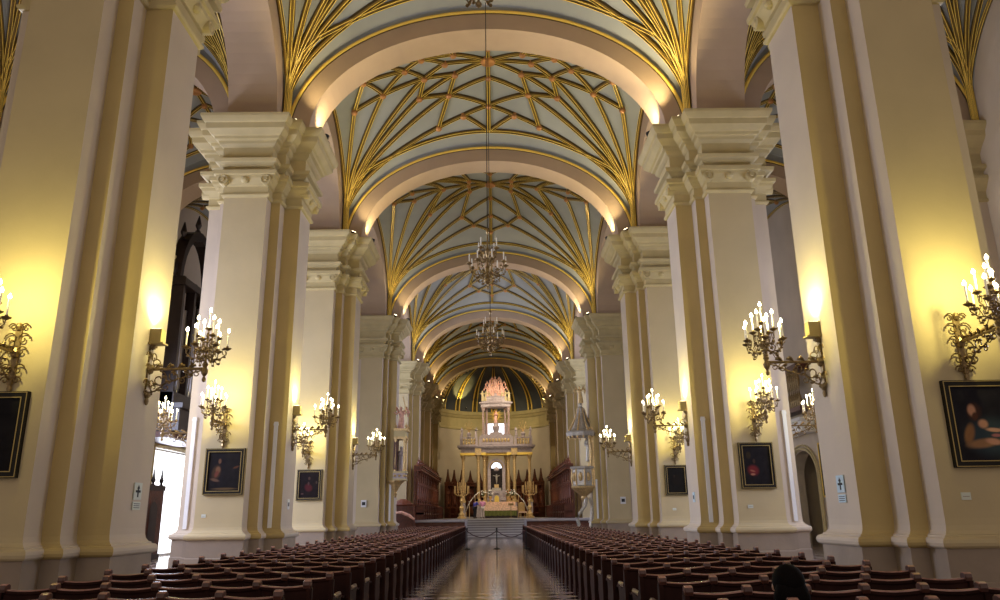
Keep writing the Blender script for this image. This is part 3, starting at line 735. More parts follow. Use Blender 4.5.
for s, P, x, z1, lab in ((-1, 1, 5.78, 4.05, 'nave'), (1, 1, 5.76, 4.05, 'nave'), (-1, 1, 7.98, 4.2, 'aisle'), (1, 1, 7.98, 4.2, 'aisle'), (-1, 3, 5.72, 3.4, 'nave'), (1, 3, 5.72, 3.4, 'nave')):
    y = PC[P]-.577
    m = MB(); m.box(x*s-.05, x*s+.05, y-.05, y-.001, 1.30, z1, 'white'); m.box(x*s-.06, x*s+.06, y-.06, y-.001, z1-.1, z1-.04, 'white')
    tag(m.build('cable_duct'), f'vertical white cable duct near the {lab} corner of the {ORD[P]} {side(s)} pillar', 'cable duct')
for s in (-1, 1):       # wall telephone like boxes on the fourth pillars
    m = MB(); m.box(7.0*s-.14, 7.0*s+.14, yf[3]-.10, yf[3], 2.05, 2.42, 'white'); m.box(7.0*s-.09, 7.0*s+.09, yf[3]-.115, yf[3], 2.15, 2.32, 'black'); tag(m.build('socket_box'), f'small white and black box low on the front of the fourth {side(s)} pillar', 'box')

# ---------------------------------------------------------------- flood lamps on the cornices
def flood(x, y, z, tx, ty, tz, e, lab, c=(1, .80, .42), ang=110):
    r = empty('flood_lamp', (x, y, z))
    m = MB(); m.box(-.12, .12, -.07, .07, 0, .03, 'black'); m.box(-.02, .02, -.02, .02, .03, .10, 'black'); m.build('base', r)
    m = MB(); d = (Vector((tx, ty, tz))-Vector((x, y, z))).normalized()
    a = Vector((0, 0, .16)); m.tube([a-d*.07, a-d*.05, a+d*.05, a+d*.09], [.05, .09, .10, .11], 'black', 12); m.build('lamp_head', r)
    m = MB(); m.tube([a+d*.091, a+d*.096], .09, 'flood', 12); m.build('lamp_lens', r)
    tag(r, lab, 'flood lamp', 'flood lamps on the pillar cornices')
    L = Vector((x, y, z+.16))+d*.12
    spot('flood_beam', L, (tx, ty, tz), e, c, ang, .6, .06)
FL = 400
for i in range(0, 7):
    for s in (-1, 1):
        y = ARCH[i+1]
        mul = [1, 1, 1, .9, .8, .8, .6][i]*(1.0 if s > 0 else .72)
        flood(5.62*s, y-.34, Z0, 3.6*s, y-2.0, 16.6, FL*mul*(1.9 if (i == 1 and s > 0) else 1.1), f'black flood lamp on the cornice of the {ORD[i]} {side(s)} pillar lighting the vault')
        flood(4.98*s, y+.62, Z0, 4.6*s, y+1.0, 16.5, FL*mul*.55, f'small flood lamp beneath the arch foot of the {ORD[i]} {side(s)} pillar', ang=120)
flood(-2.9, 80.2, 12.26, -3.6, 80.4, 15.5, 500, 'flood lamp at the foot of the apse dome lighting one cell', (1, .75, .22), 70)

# ---------------------------------------------------------------- generic little figures
def statue(name, loc, h, mt, parent=None, arms='pray', wings=False, seed=0):
    """robed standing figure, one continuous lathed and posed body with head; arms as part"""
    R = random.Random(seed)
    m = MB(); k = h/1.7
    prof = [(.26, 0), (.27, .05), (.24, .35), (.20, .75), (.17, .95), (.20, 1.15), (.22, 1.32), (.17, 1.42), (.07, 1.47), (.06, 1.50), (.10, 1.55), (.115, 1.62), (.10, 1.69), (.03, 1.74)]
    rows = []
    for r, z in prof:
        rows.append([(loc[0]+k*(r*cos(2*pi*j/12)*(1+.10*cos(3*2*pi*j/12+z*3+seed)*(z < 1.2))+.05*sin(z*3+seed)), loc[1]+k*r*.7*sin(2*pi*j/12), loc[2]+k*z) for j in range(12)])
    m.grid(rows, mt, closed=True, cap=True)
    for s in (-1, 1):
        if arms == 'pray': pts = [(s*.19, 0, 1.36), (s*.24, -.08, 1.12), (s*.04, -.24, 1.2)]
        elif arms == 'up': pts = [(s*.19, 0, 1.36), (s*.36, -.05, 1.45), (s*.42, -.08, 1.75)]
        else: pts = [(s*.19, 0, 1.36), (s*.34, -.05, 1.15), (s*.48, -.12, 1.3)]
        m.tube([(loc[0]+a*k, loc[1]+b*k, loc[2]+c*k) for a, b, c in pts], [.07*k, .055*k, .035*k], mt, 6)
        if wings:
            m.tube([(loc[0]+a*k, loc[1]+b*k, loc[2]+c*k) for a, b, c in ((s*.1, .15, 1.25), (s*.4, .22, 1.65), (s*.55, .22, 1.35), (s*.5, .22, .95))], [.05*k, .16*k, .13*k, .03*k], mt, 6)
    return m.build(name, parent, smooth=True)

# ---------------------------------------------------------------- pulpit on the right
def pulpit():
    X, Y = 5.05, 43.7
    r = empty('pulpit', (X, Y, 0))
    def oct_(prof, nm, mt, n=8): m = MB(); m.lathe((0, 0, 0), prof, mt, n); return m.build(nm, r)
    b = oct_([(.05, 2.05), (.12, 2.2), (.20, 2.4), (.16, 2.5), (.34, 2.65), (.60, 2.85), (.70, 2.95), (.72, 3.05)], 'corbel', 'gilt', 12)
    b = oct_([(.72, 3.05), (.62, 3.10), (.62, 3.95), (.72, 4.0), (.74, 4.1), (.68, 4.12)], 'tub', 'silver')
    for k in range(8):
        a = 2*pi*k/8; m = MB(); m.tube([(.62*cos(a), .62*sin(a), 3.08), (.68*cos(a), .68*sin(a), 3.5), (.63*cos(a), .63*sin(a), 3.97)], .05, 'gilt', 6)
        m.build('pilaster_strip', b)
    for k in range(8):
        a = 2*pi*(k+.5)/8; m = MB(); m.ball((.58*cos(a), .58*sin(a), 3.55), .13, 'gilt', 8, .26); m.build('relief', b)
    m = MB(); m.box(.42, .62, -.38, .38, 3.0, 6.3, 'gilt'); bb = m.build('back_panel', r)
    for sy in (-1, 1):
        m = MB(); m.tube([(.40, sy*.36, 4.1), (.44, sy*.44, 5.0), (.36, sy*.40, 5.9), (.44, sy*.38, 6.25)], [.08, .12, .07, .1], 'gilt', 6); m.build('scroll', bb)
    statue('relief_figure', (.36, 0, 4.4), 1.4, 'silver', bb)
    c = oct_([(.80, 5.78), (.86, 5.82), (.90, 6.0), (.82, 6.1), (.60, 6.2), (.48, 6.45), (.34, 6.8), (.26, 7.1), (.22, 7.4), (.10, 7.5), (.12, 7.6), (.05, 7.72)], 'canopy', 'silver')
    for k in range(16):
        a = 2*pi*k/16; m = MB(); m.lathe((.84*cos(a), .84*sin(a), 5.78), [(.05, 0), (.045, -.08), (.01, -.15)], 'gilt', 6); m.build('tassel', c)
    for k in range(8):
        a = 2*pi*(k+.5)/8; m = MB(); m.tube([(.78*cos(a), .78*sin(a), 6.08), (.58*cos(a), .58*sin(a), 6.4), (.34*cos(a), .34*sin(a), 6.9), (.2*cos(a), .2*sin(a), 7.4)], [.06, .05, .04, .03], 'gilt', 5); m.build('volute_rib', c)
    statue('crowning_figure', (0, 0, 7.7), .95, 'gilt', c, 'up', True)
    # stair bracket
    m = MB(); m.tube([(.1, -.1, 2.4), (.0, -.25, 2.0), (-.35, -.35, 1.55), (-.45, -.4, 1.2), (-.15, -.4, 0)], [.12, .10, .08, .10, .10], 'silver', 8); m.tube([(.3, .0, 2.4), (.4, -.2, 1.9), (.3, -.3, 1.2), (.1, -.4, .0)], .09, 'silver', 8); m.build('leg', r)
    tag(r, 'silver and gilt carved pulpit with crowned canopy against the fourth right pillar', 'pulpit')
pulpit()
# shrine on the left
def shrine():
    X, Y = -5.42, 43.3
    r = empty('wall_shrine', (X, Y, 0))
    m = MB(); m.lathe((.0, 0, 0), [(.04, 2.55), (.10, 2.75), (.06, 2.85), (.16, 3.0), (.30, 3.25), (.48, 3.4), (.50, 3.45)], 'gilt', 8); m.build('bracket', r)
    m = MB(); m.box(-.1, .62, -.55, .5, 3.45, 3.55, 'mould'); m.box(-.1, .56, -.50, .5, 3.55, 3.85, 'altar'); m.box(-.1, .62, -.55, .5, 3.85, 3.95, 'mould')
    for yy in (-.4, 0., .4): m.ball((.57, yy, 3.7), .07, 'gilt', 8)
    for xx in (0., .25, .5): m.ball((xx, -.51, 3.7), .07, 'gilt', 8)
    m.build('ledge', r)
    for x, y in ((-.0, -.42), (.48, -.42), (.48, .40)):
        m = MB(); m.lathe((x, y, 3.95), [(.08, 0), (.09, .08), (.06, .12), (.07, .5), (.06, 1.55), (.09, 1.65), (.10, 1.75)], 'gilt', 8); m.build('column', r)
    m = MB(); m.box(-.1, .08, -.48, .46, 3.95, 5.7, 'stall'); m.build('back_panel', r)
    statue('saint_statue', (.24, -.05, 3.95), 1.35, 'altar', r, 'pray', seed=3)
    m = MB(); m.box(-.1, .62, -.56, .5, 5.7, 5.82, 'gilt'); m.box(-.1, .56, -.5, .46, 5.82, 6.15, 'mould'); m.box(-.1, .68, -.62, .56, 6.15, 6.27, 'gilt')
    for yy in (-.52, .46):
        for xx in (.0, .58): m.lathe((xx, yy, 6.27), [(.06, 0), (.03, .06), (.08, .14), (.03, .22), (.005, .34)], 'gilt', 8)
    m.build('cornice', r)
    statue('crowning_angel', (.22, -.05, 6.27), 1.25, 'pinkst', r, 'out', True, 5)
    m = MB(); m.tube([(.5, -.12, 7.2), (.42, -.1, 7.7), (.3, -.1, 8.15)], .03, 'gilt', 5); m.build('staff', r)
    tag(r, 'gilt wall shrine with a pale saint and a crowning angel on the fourth left pillar', 'shrine')
shrine()

# ---------------------------------------------------------------- choir stalls
def stall_proto(w, h, name='choir_stall', gable=False):
    """local: back along +y, seat faces -y, width along x, z=0 on the platform"""
    r = empty(name)
    m = MB(); m.box(-w/2, w/2, 0, .12, 0, h-.75, 'stall')
    for q in (-.32, .32):
        m.box(w*q-.10*w, w*q+.10*w, -.02, 0, 1.35, h-1.1, 'stall2')
    m.box(-w*.14, w*.14, -.03, 0, 1.3, h-1.0, 'stall2'); m.build('back_panel', r)
    statue('carved_relief', (0, -.05, 1.35), 1.45, 'stall2', r, 'pray', seed=int(w*10))
    for sx in (-1, 1):
        m = MB(); m.lathe((sx*(w/2-.10), -.12, 0), [(.06, 0), (.06, 1.1), (.05, 1.2), (.07, 1.25), (.045, 1.35), (.045, h-1.0), (.07, h-.9), (.08, h-.75)], 'stall2', 8); m.build('column', r)
    m = MB(); m.box(-w/2, w/2, -.55, 0, .35, .48, 'stall'); m.box(-w/2, -w/2+.07, -.62, 0, 0, .95, 'stall'); m.box(w/2-.07, w/2, -.62, 0, 0, .95, 'stall'); m.box(-w/2, w/2, -.05, .0, .3, 1.1, 'stall2')
    m.tube([(-w/2+.035, -.6, .9), (-w/2+.035, -.68, .97), (-w/2+.035, -.3, 1.0)], .05, 'stall2', 6)
    m.build('seat', r)
    m = MB(); m.box(-w/2, w/2, -.42, .12, h-.75, h-.68, 'stall2'); m.box(-w/2, w/2, -.36, .12, h-.68, h-.45, 'stall'); m.box(-w/2, w/2, -.48, .12, h-.45, h-.38, 'stall2')
    for k in range(5): m.ball((-w/2+w*(k+.5)/5, -.37, h-.56), .06, 'stall2', 6)
    m.build('canopy', r)
    if gable:
        m = MB(); z = h-.38
        rows = [[(-w*.42, y, z), (-w*.34, y, z+.16), (-w*.22, y, z+.34), (-w*.12, y, z+.7), (0, y, z+1.25), (w*.12, y, z+.7), (w*.22, y, z+.34), (w*.34, y, z+.16), (w*.42, y, z)] for y in (-.1, .06)]
        m.grid(rows, 'stall', closed=True, cap=True); m.build('pinnacle', r)
    else:
        m = MB(); z = h-.38
        m.lathe((0, -.12, z), [(.18, 0), (.22, .06), (.14, .14), (.16, .24), (.07, .32), (.09, .38), (.03, .46), (.01, .62)], 'stall2', 8)
        m.lathe((-w/2+.08, -.2, z), [(.07, 0), (.04, .05), (.07, .14), (.01, .3)], 'stall2', 6)
        m.tube([(-w/2, -.15, z), (-w/3, -.15, z+.14), (0, -.15, z+.06), (w/3, -.15, z+.14), (w/2, -.15, z)], .05, 'stall2', 5)
        m.build('finial', r)
    return r
sp = stall_proto(1.60, 4.0); first = True
for s in (-1, 1):
    for k in range(12):
        y = 54.2+k*1.63
        o = sp if first else copy_tree(sp); first = False
        o.location = (5.36*s, y, PZ); o.rotation_euler = (0, 0, pi/2 if s < 0 else -pi/2)
        nm = 'at the nave end' if k == 0 else 'at the apse end' if k == 11 else None
        tag(o, f'carved mahogany choir stall {nm} of the {side(s)} row' if nm else f'carved mahogany choir stall in the middle of the {side(s)} row', 'choir stall', f'choir stalls along the {side(s)} side')
gp = stall_proto(.88, 3.9, gable=True); first = True
for k in range(12):
    t = pi*(k+2.5)/16; o = gp if first else copy_tree(gp); first = False
    o.location = (-(5.35)*cos(t), YA+(5.35)*sin(t), PZ); o.rotation_euler = (0, 0, math.atan2(sin(t), -cos(t))-pi/2)
    tag(o, 'dark choir stall with pointed pinnacle in the curved row behind the altar', 'choir stall', 'stalls curving behind the altar')
# nave-end bench by the left stalls with pale cushion
r = empty('curved_bench', (-6.35, 51.6, 0)); m = MB()
m.box(-.5, 1.1, .0, 1.0, 0, 2.2, 'stall'); m.lathe((.3, .5, 2.2), [(.55, 0), (.6, .1), (.4, .3), (.15, .45)], 'stall2', 12, 1.2, .8); m.build('back_panel', r)
m = MB(); m.tube([(-.2, -.1, 1.75), (.3, -.15, 1.8), (.8, -.1, 1.6), (1.15, -.05, 1.35)], [.06, .09, .1, .07], 'pinkst', 8); m.build('padded_rail', r)
tag(r, 'dark curved bench with pale padded rail beside the fourth left pillar', 'bench')

# ---------------------------------------------------------------- high altar
def high_altar():
    Y = 70.0
    r = empty('high_altar', (.2, Y, PZ))
    def B(nm, boxes, par=None):
        m = MB()
        for b in boxes: m.box(*b)
        return m.build(nm, par or r)
    zt = 5.45   # top of columns relative to platform (6.75)
    B('predella', [(-3.3, 3.3, -.9, 1.4, 0, .12, 'marble')])
    # column pedestals and columns
    for x in (-2.98, -1.62, -1.08, 1.08, 1.62, 2.98):
        y = -.35 if abs(x) > 1.2 else -.1
        m = MB(); m.box(x-.20, x+.20, y-.20, y+.20, .12, 1.45, 'altar'); m.box(x-.25, x+.25, y-.25, y+.25, 1.35, 1.5, 'gilt'); m.build('pedestal', r)
        m = MB(); m.lathe((x, y, 1.5), [(.19, 0), (.2, .06), (.15, .12), (.145, .3), (.125, 3.4), (.15, 3.45), (.13, 3.5), (.18, 3.7), (.22, 3.85), (.22, zt-1.5)], 'gilt', 14); m.build('column', r)
    for x in (-1.62, 1.62, -.86, .86):
        m = MB(); m.lathe((x*1.0+(.0), .45, .12), [(.12, 0), (.12, 4.9), (.18, 5.3)], 'gilt', 10); m.build('column', r)
    # central arched niche
    m = MB(); n = 20; rows = []
    for i in range(n+1):
        t = pi*i/n; rows.append([(-.52*cos(t), .15, 4.35+.52*sin(t)), (-.80*cos(t), .15, 4.35+.85*sin(t)), (-.80*cos(t), .6, 4.35+.85*sin(t)), (-.52*cos(t), .6, 4.35+.52*sin(t))])
    m.grid(rows, 'altar', closed=True)
    m.box(-.80, -.52, .15, .6, .12, 4.35, 'altar'); m.box(.52, .80, .15, .6, .12, 4.35, 'altar'); nic = m.build('niche', r)
    m = MB(); m.tube([(-.58*cos(pi*i/16), .12, 4.35+.6*sin(pi*i/16)) for i in range(17)], .05, 'gilt', 6); m.build('niche_rim', nic)
    m = MB(); rows = [[(-.46*cos(pi*i/12), .58, 4.36+.50*sin(pi*i/12)), (0, .58, 4.36)] for i in range(13)]; m.grid(rows, 'glass'); w = m.build('lunette_window', nic)
    m = MB()
    for t in (pi/4, pi/2, 3*pi/4): m.tube([(0, .55, 4.36), (-.48*cos(t), .55, 4.36+.52*sin(t))], .02, 'stall', 5)
    m.build('glazing_bar', w)
    B('niche_back', [(-.52, .52, .56, .60, 2.0, 4.34, 'organ')], nic)
    # crucifix
    m = MB(); m.box(-.05, .05, .02, .08, 2.9, 4.1, 'organ'); m.box(-.36, .36, .02, .08, 3.62, 3.72, 'organ')
    m.tube([(0, -.02, 2.98), (0, -.04, 3.25), (0, -.02, 3.55)], [.04, .07, .09], 'silver', 8); m.ball((0, -.04, 3.72), .07, 'silver', 8)
    for s in (-1, 1): m.tube([(0, -.02, 3.6), (s*.3, 0, 3.68)], [.05, .025], 'silver', 6)
    m.build('crucifix', r)
    m = MB(); m.lathe((0, .1, 4.02), [(.02, 0), (.2, .06), (.26, .2), (.18, .34), (.05, .42)], 'altar', 12); m.build('medallion', r)
    # stepped gradine and tabernacle
    B('gradine', [(-.55, .55, -.25, .35, 1.7, 2.35, 'altar'), (-.40, .40, -.2, .35, 2.35, 2.6, 'silver'), (-.2, .2, -.15, .2, 2.6, 2.9, 'gilt')])
    m = MB(); m.box(-.85, .85, -.3, .4, .9, 1.75, 'altar')
    m.grid([[(-.34*cos(pi*i/12), -.34, 1.75+.38*sin(pi*i/12)), (-.34*cos(pi*i/12), .1, 1.75+.38*sin(pi*i/12))] for i in range(13)], 'altar'); m.build('tabernacle_block', r)
    m = MB(); m.box(-.20, .20, -.38, -.3, .95, 1.7, 'gold'); m.grid([[(-.20*cos(pi*i/10), -.38, 1.7+.24*sin(pi*i/10)), (0, -.38, 1.7)] for i in range(11)], 'gold'); m.build('tabernacle_door', r)
    for x in (-.7, -.45, .45, .7): statue('niche_figure', (x, -.4, 1.0), .75, 'altar', r, seed=int(x*10)+9)
    # entablature
    B('entablature', [(-3.25, -.95, -.62, .7, zt, zt+.22, 'gold'), (.95, 3.25, -.62, .7, zt, zt+.22, 'gold'), (-1.35, 1.35, -.35, .7, zt, zt+.22, 'gold'),
      (-3.2, 3.2, -.55, .7, zt+.22, zt+.62, 'altar'), (-3.42, 3.42, -.72, .85, zt+.62, zt+.74, 'altar'), (-3.5, 3.5, -.80, .9, zt+.74, zt+.86, 'altar'), (-1.9, -1.35, -.70, 0, zt, zt+.6, 'gilt'), (1.35, 1.9, -.70, 0, zt, zt+.6, 'gilt')])
    m = MB()
    for x in [k*.16-3.1 for k in range(40)]: m.box(x, x+.07, -.66, -.5, zt+.50, zt+.62, 'altar')
    m.build('dentils', r)
    # balustrade
    zb = zt+.86
    b = B('balustrade', [(-3.2, -1.75, -.5, -.4, zb+.62, zb+.75, 'altar'), (1.75, 3.2, -.5, -.4, zb+.62, zb+.75, 'altar'), (-1.42, 1.42, -.55, -.45, zb+.08, zb+.85, 'altar'), (-3.2, 3.2, -.52, -.38, zb, zb+.1, 'altar')]+[(x-.12, x+.12, -.56, -.32, zb, zb+.8, 'altar') for x in (-3.15, -1.75, -1.42, 1.42, 1.75, 3.15)])
    for cx in (-2.45, 2.45):
        for k in range(5): m = MB(); m.lathe((cx-.5+k*.25, -.45, zb+.1), [(.05, 0), (.08, .15), (.03, .3), (.08, .42), (.05, .54)], 'gilt', 8); m.build('baluster', b)
    for k in range(9): m = MB(); m.ball((-1.12+k*.28, -.56, zb+.46), .12, 'gilt', 8, .18, .05); m.build('gilt_foliage', b)
    for x in (-3.1, -1.8, 1.8, 3.1): statue('parapet_figure', (x, -.42, zb+.78), .85, 'altar', r, 'pray', seed=int(x*3)+20)
    for x in (-2.45, 2.45):
        m = MB(); m.lathe((x, -.4, zb+.75), [(.22, 0), (.12, .08), (.2, .22), (.22, .34), (.1, .42)], 'altar', 10); m.build('urn', r)
        for k in range(8):
            a = 2*pi*k/8; m = MB(); m.tube([(x, -.4, zb+1.15), (x+.2*cos(a), -.4, zb+1.6+.2*sin(a)), (x+.36*cos(a), -.4, zb+1.75+.42*sin(a))], .018, 'gilt', 4); m.ball((x+.36*cos(a), -.4, zb+1.75+.42*sin(a)), .045, 'gilt', 6); m.build('gilt_spray', r)
    # upper tempietto
    B('attic', [(-1.35, 1.35, -.35, .6, zb+.85, zb+1.0, 'altar'), (-.55, .55, -.3, .4, zb+1.0, zb+1.2, 'altar')])
    z1 = zb+1.0; z2 = z1+2.45
    for x in (-1.16, -.86, .86, 1.16):
        m = MB(); m.lathe((x, -.1 if abs(x) > 1 else .1, z1), [(.13, 0), (.14, .08), (.10, .14), (.095, 2.1), (.13, 2.2), (.15, 2.38), (.15, 2.45)], 'pinkcol', 12); m.build('upper_column', r)
    # window panes behind the upper statue
    for s in (-1, 1):
        m = MB(); m.box(*sorted((s*.22, s*.74)), .5, .53, z1+.1, z1+1.05, 'glass'); m.build('window_pane', r)
    B('window_wall', [(-1.2, 1.2, .54, .6, z1, z1+1.1, 'altar'), (-1.2, -.75, .45, .54, z1, z1+1.1, 'altar'), (.75, 1.2, .45, .54, z1, z1+1.1, 'altar')])
    s_ = statue('upper_statue', (0, -.05, z1+.98), 1.15, 'pinkst', r, 'pray', seed=2)
    m = MB(); m.lathe((0, -.05, z1+.1), [(.3, 0), (.22, .1), (.3, .4), (.36, .6), (.2, .8), (.2, .95)], 'altar', 10); m.build('statue_pedestal', r)
    for k in range(24):
        a = 2*pi*k/24; q = .62 if k % 2 else .48; m = MB(); m.tube([(.22*cos(a), .1, z1+1.72+.22*sin(a)*1.3), (q*cos(a), .1, z1+1.72+q*sin(a)*1.15)], [.035, .008], 'gold', 4); m.build('ray', s_)
    # crown
    m = MB(); rows = []
    for q, z in ((1.25, 0), (1.4, .1), (1.35, .3), (1.55, .42), (1.55, .55), (1.3, .6), (1.25, .9), (1.35, 1.0), (.9, 1.05), (.6, 1.4), (.2, 1.5)):
        rows.append([(q*cos(2*pi*j/16), .15+q*.45*sin(2*pi*j/16), z2+z) for j in range(16)])
    m.grid(rows, 'altar', closed=True, cap=True); cr = m.build('crown_entablature', r)
    for x in (-1.2, -.9, .9, 1.2, -.55, .55): statue('attic_figure', (x, -.2, z2+.6), .95, 'mould', r, 'out', seed=int(x*10)+31)
    for x, z, h in ((0, 1.35, 1.5), (-.5, 1.2, 1.25), (.5, 1.2, 1.25), (-.75, .95, 1.0), (.75, .95, 1.0), (-.25, 1.1, 1.1), (.25, 1.1, 1.1)):
        statue('angel', (x, -.15, z2+z), h, 'pinkst', r, 'up' if abs(x) > .3 else 'out', True, int(x*10)+50)
    # curved side rails
    for s in (-1, 1):
        m = MB(); m.tube([(s*1.5, -.6, 2.25), (s*1.9, -.9, 1.95), (s*2.4, -1.1, 1.35), (s*2.7, -1.2, .6)], .04, 'silver', 6)
        for q, z in ((1.9, 1.95), (2.4, 1.35), (2.7, .6)): m.tube([(s*q, -1.0, 0), (s*q, -1.0, z)], .03, 'gilt', 5)
        m.build('side_rail', r)
    tag(r, 'tall gilt and grey stone high altar with columns and crowning angels in the apse', 'altar')
M['pinkcol'] = mat('rosy_marble_column', (.42, .30, .26), .3, var=.25, vscale=8)
high_altar()
# altar table
def altar_table():
    r = empty('altar_table', (.55, 67.0, PZ))
    m = MB(); m.box(-1.35, 1.35, -.4, .45, 0, .85, 'organ'); m.build('body', r)
    m = MB(); m.box(-1.45, 1.4, -.47, .5, .85, .95, 'rosecloth'); m.box(-1.45, 1.4, -.49, -.47, .62, .95, 'rosecloth'); m.build('altar_cloth', r)
    m = MB(); n = 30
    m.grid([[(-1.4+2.75*i/n, -.475-.02*sin(i*1.7), .62), (-1.4+2.75*i/n, -.47-.03*sin(i*1.7), .20-.03*cos(i*1.3))] for i in range(n+1)], 'greencloth'); m.build('frontal', r)
    tag(r, 'altar table with rose cloth and olive green hanging frontal', 'altar table')
altar_table()
m = MB(); m.box(-1.4, 1.4, 0, .5, 0, 1.25, 'altar'); m.box(-1.5, 1.5, -.05, .5, 1.25, 1.35, 'rosecloth'); m.box(-1.5, 1.5, -.06, -.04, .95, 1.25, 'rosecloth')
o = m.build('side_board', loc=(.3, 67.72, PZ)); tag(o, 'raised altar shelf covered in rose cloth behind the altar table', 'altar shelf')
random.seed(3)
for k, (x, c) in enumerate(((-1.15, 'white pink'), (-.55, 'white'), (1.4, 'white'), (1.0, 'white red'))):
    r = empty('flower_vase', (x+.2, 68.0, PZ+1.35)); zb = .0
    m = MB(); m.lathe((0, 0, zb), [(.10, 0), (.12, .04), (.05, .12), (.05, .2), (.13, .34), (.16, .45), (.11, .50)], 'gilt', 10); m.build('vase', r)
    for q in range(14):
        a = random.uniform(0, 2*pi); e = random.uniform(.1, 1); d = .24*sqrt(1-e*e*.6); m = MB()
        p = (d*cos(a), d*sin(a), .58+e*.42); m.tube([(0, 0, .48), (p[0]*.6, p[1]*.6, .48+(p[2]-.48)*.5), p], .008, 'leaf', 4); m.ball(p, .06, 'redpetal' if 'red' in c and q % 4 == 0 else 'petal', 7, .045); m.ball((p[0]*.7, p[1]*.7, p[2]-.12), .05, 'leaf', 6, .02)
        m.build('flower', r)
    tag(r, ['vase of white flowers at the left end of the altar table', 'vase of white flowers second from left by the altar table', 'vase of white flowers at the right end of the altar table', 'vase of white and red flowers right of the altar centre'][k], 'flower vase', 'flowers beside the altar table')
# great standing candelabra
def standing_candelabrum(x, y, label):
    r = empty('standing_candelabrum', (x, y, PZ))
    m = MB(); m.lathe((0, 0, 0), [(.36, 0), (.38, .1), (.24, .18), (.28, .34), (.16, .45), (.13, .6), (.20, .75), (.22, .9), (.10, 1.05), (.09, 1.3), (.16, 1.42), (.12, 1.55), (.08, 1.7), (.18, 1.85), (.10, 1.95), (.06, 2.2)], 'gilt', 12); m.build('pedestal', r)
    for k in range(12): great_arm(r, 2*pi*k/12, .60, 2.05, .55)
    for k in range(8): great_arm(r, 2*pi*(k+.5)/8, .36, 2.3, .6)
    great_arm(r, 0, .01, 2.5, .6)
    tag(r, label, 'candelabrum', 'standing candelabra beside the high altar')
def great_arm(r, a, d, z, h):
    c, s = cos(a), sin(a); m = MB(); m.tube([(0, 0, z-.2), (c*d*.6, s*d*.6, z-.18), (c*d, s*d, z)], .025, 'gilt', 5); m.lathe((c*d, s*d, z), [(.02, 0), (.07, .03), (.07, .05), (.03, .06)], 'gilt', 8); q = m.build('candle_arm', r)
    m = MB(); m.lathe((c*d, s*d, z+.05), [(.045, 0), (.045, h), (.01, h+.02)], 'gilt', 7); m.build('candle', q)
standing_candelabrum(-2.78, 66.4, 'tall gilt candelabrum full of candles left of the high altar')
standing_candelabrum(2.98, 66.4, 'tall gilt candelabrum full of candles right of the high altar')
# lectern right of the altar
r = empty('lectern', (1.35, 64.6, PZ)); m = MB(); m.lathe((0, 0, 0), [(.2, 0), (.2, .03), (.03, .06), (.025, 1.05)], 'brass', 8); m.build('pole', r); m = MB(); m.grid([[(-.22, -.14, 1.02), (.22, -.14, 1.02)], [(-.22, .14, 1.18), (.22, .14, 1.18)]], 'brass'); m.box(-.22, .22, -.16, -.12, 1.0, 1.06, 'brass'); m.build('top', r); tag(r, 'slim brass lectern standing before the altar table', 'lectern')
# gilt chair right of altar
def chair(x, y, rz, label):
    r = empty('altar_chair', (x, y, PZ), rz)
    m = MB(); m.box(-.28, .28, -.28, .28, .42, .52, 'rosecloth'); m.build('seat', r)
    m = MB(); m.box(-.28, .28, .24, .30, .52, 1.15, 'gilt'); m.ball((0, .27, 1.18), .2, 'gilt', 8, .1, .04); m.build('backrest', r)
    for sx in (-1, 1):
        for sy in (-1, 1): m = MB(); m.tube([(sx*.25, sy*.25, 0), (sx*.24, sy*.24, .42)], .03, 'gilt', 6); m.build('leg', r)
    tag(r, label, 'chair')
chair(2.35, 66.0, .3, 'gilt chair with pale seat right of the altar table')

# ---------------------------------------------------------------- people
def skinfig(name, J, E, mt, parent=None, sub=1, mats=None):
    me = bpy.data.meshes.new(name); me.from_pydata([j[0] for j in J], E, []); me.update()
    o = bpy.data.objects.new(name, me); col.objects.link(o); o.parent = parent
    me.materials.append(M[mt])
    md = o.modifiers.new('Skin', 'SKIN')
    sv = me.skin_vertices[0].data if me.skin_vertices else None
    if sv is None:
        import bmesh
        bm = bmesh.new(); bm.from_mesh(me); lay = bm.verts.layers.skin.verify()
        for v, j in zip(bm.verts, J): v[lay].radius = (j[1], j[1])
        bm.verts.ensure_lookup_table(); bm.verts[0][lay].use_root = True
        bm.to_mesh(me); bm.free()
    else:
        for v, j in zip(sv, J): v.radius = (j[1], j[1])
        sv[0].use_root = True
    md.use_smooth_shade = True
    sb = o.modifiers.new('Subdivision', 'SUBSURF'); sb.levels = sb.render_levels = sub
    return o
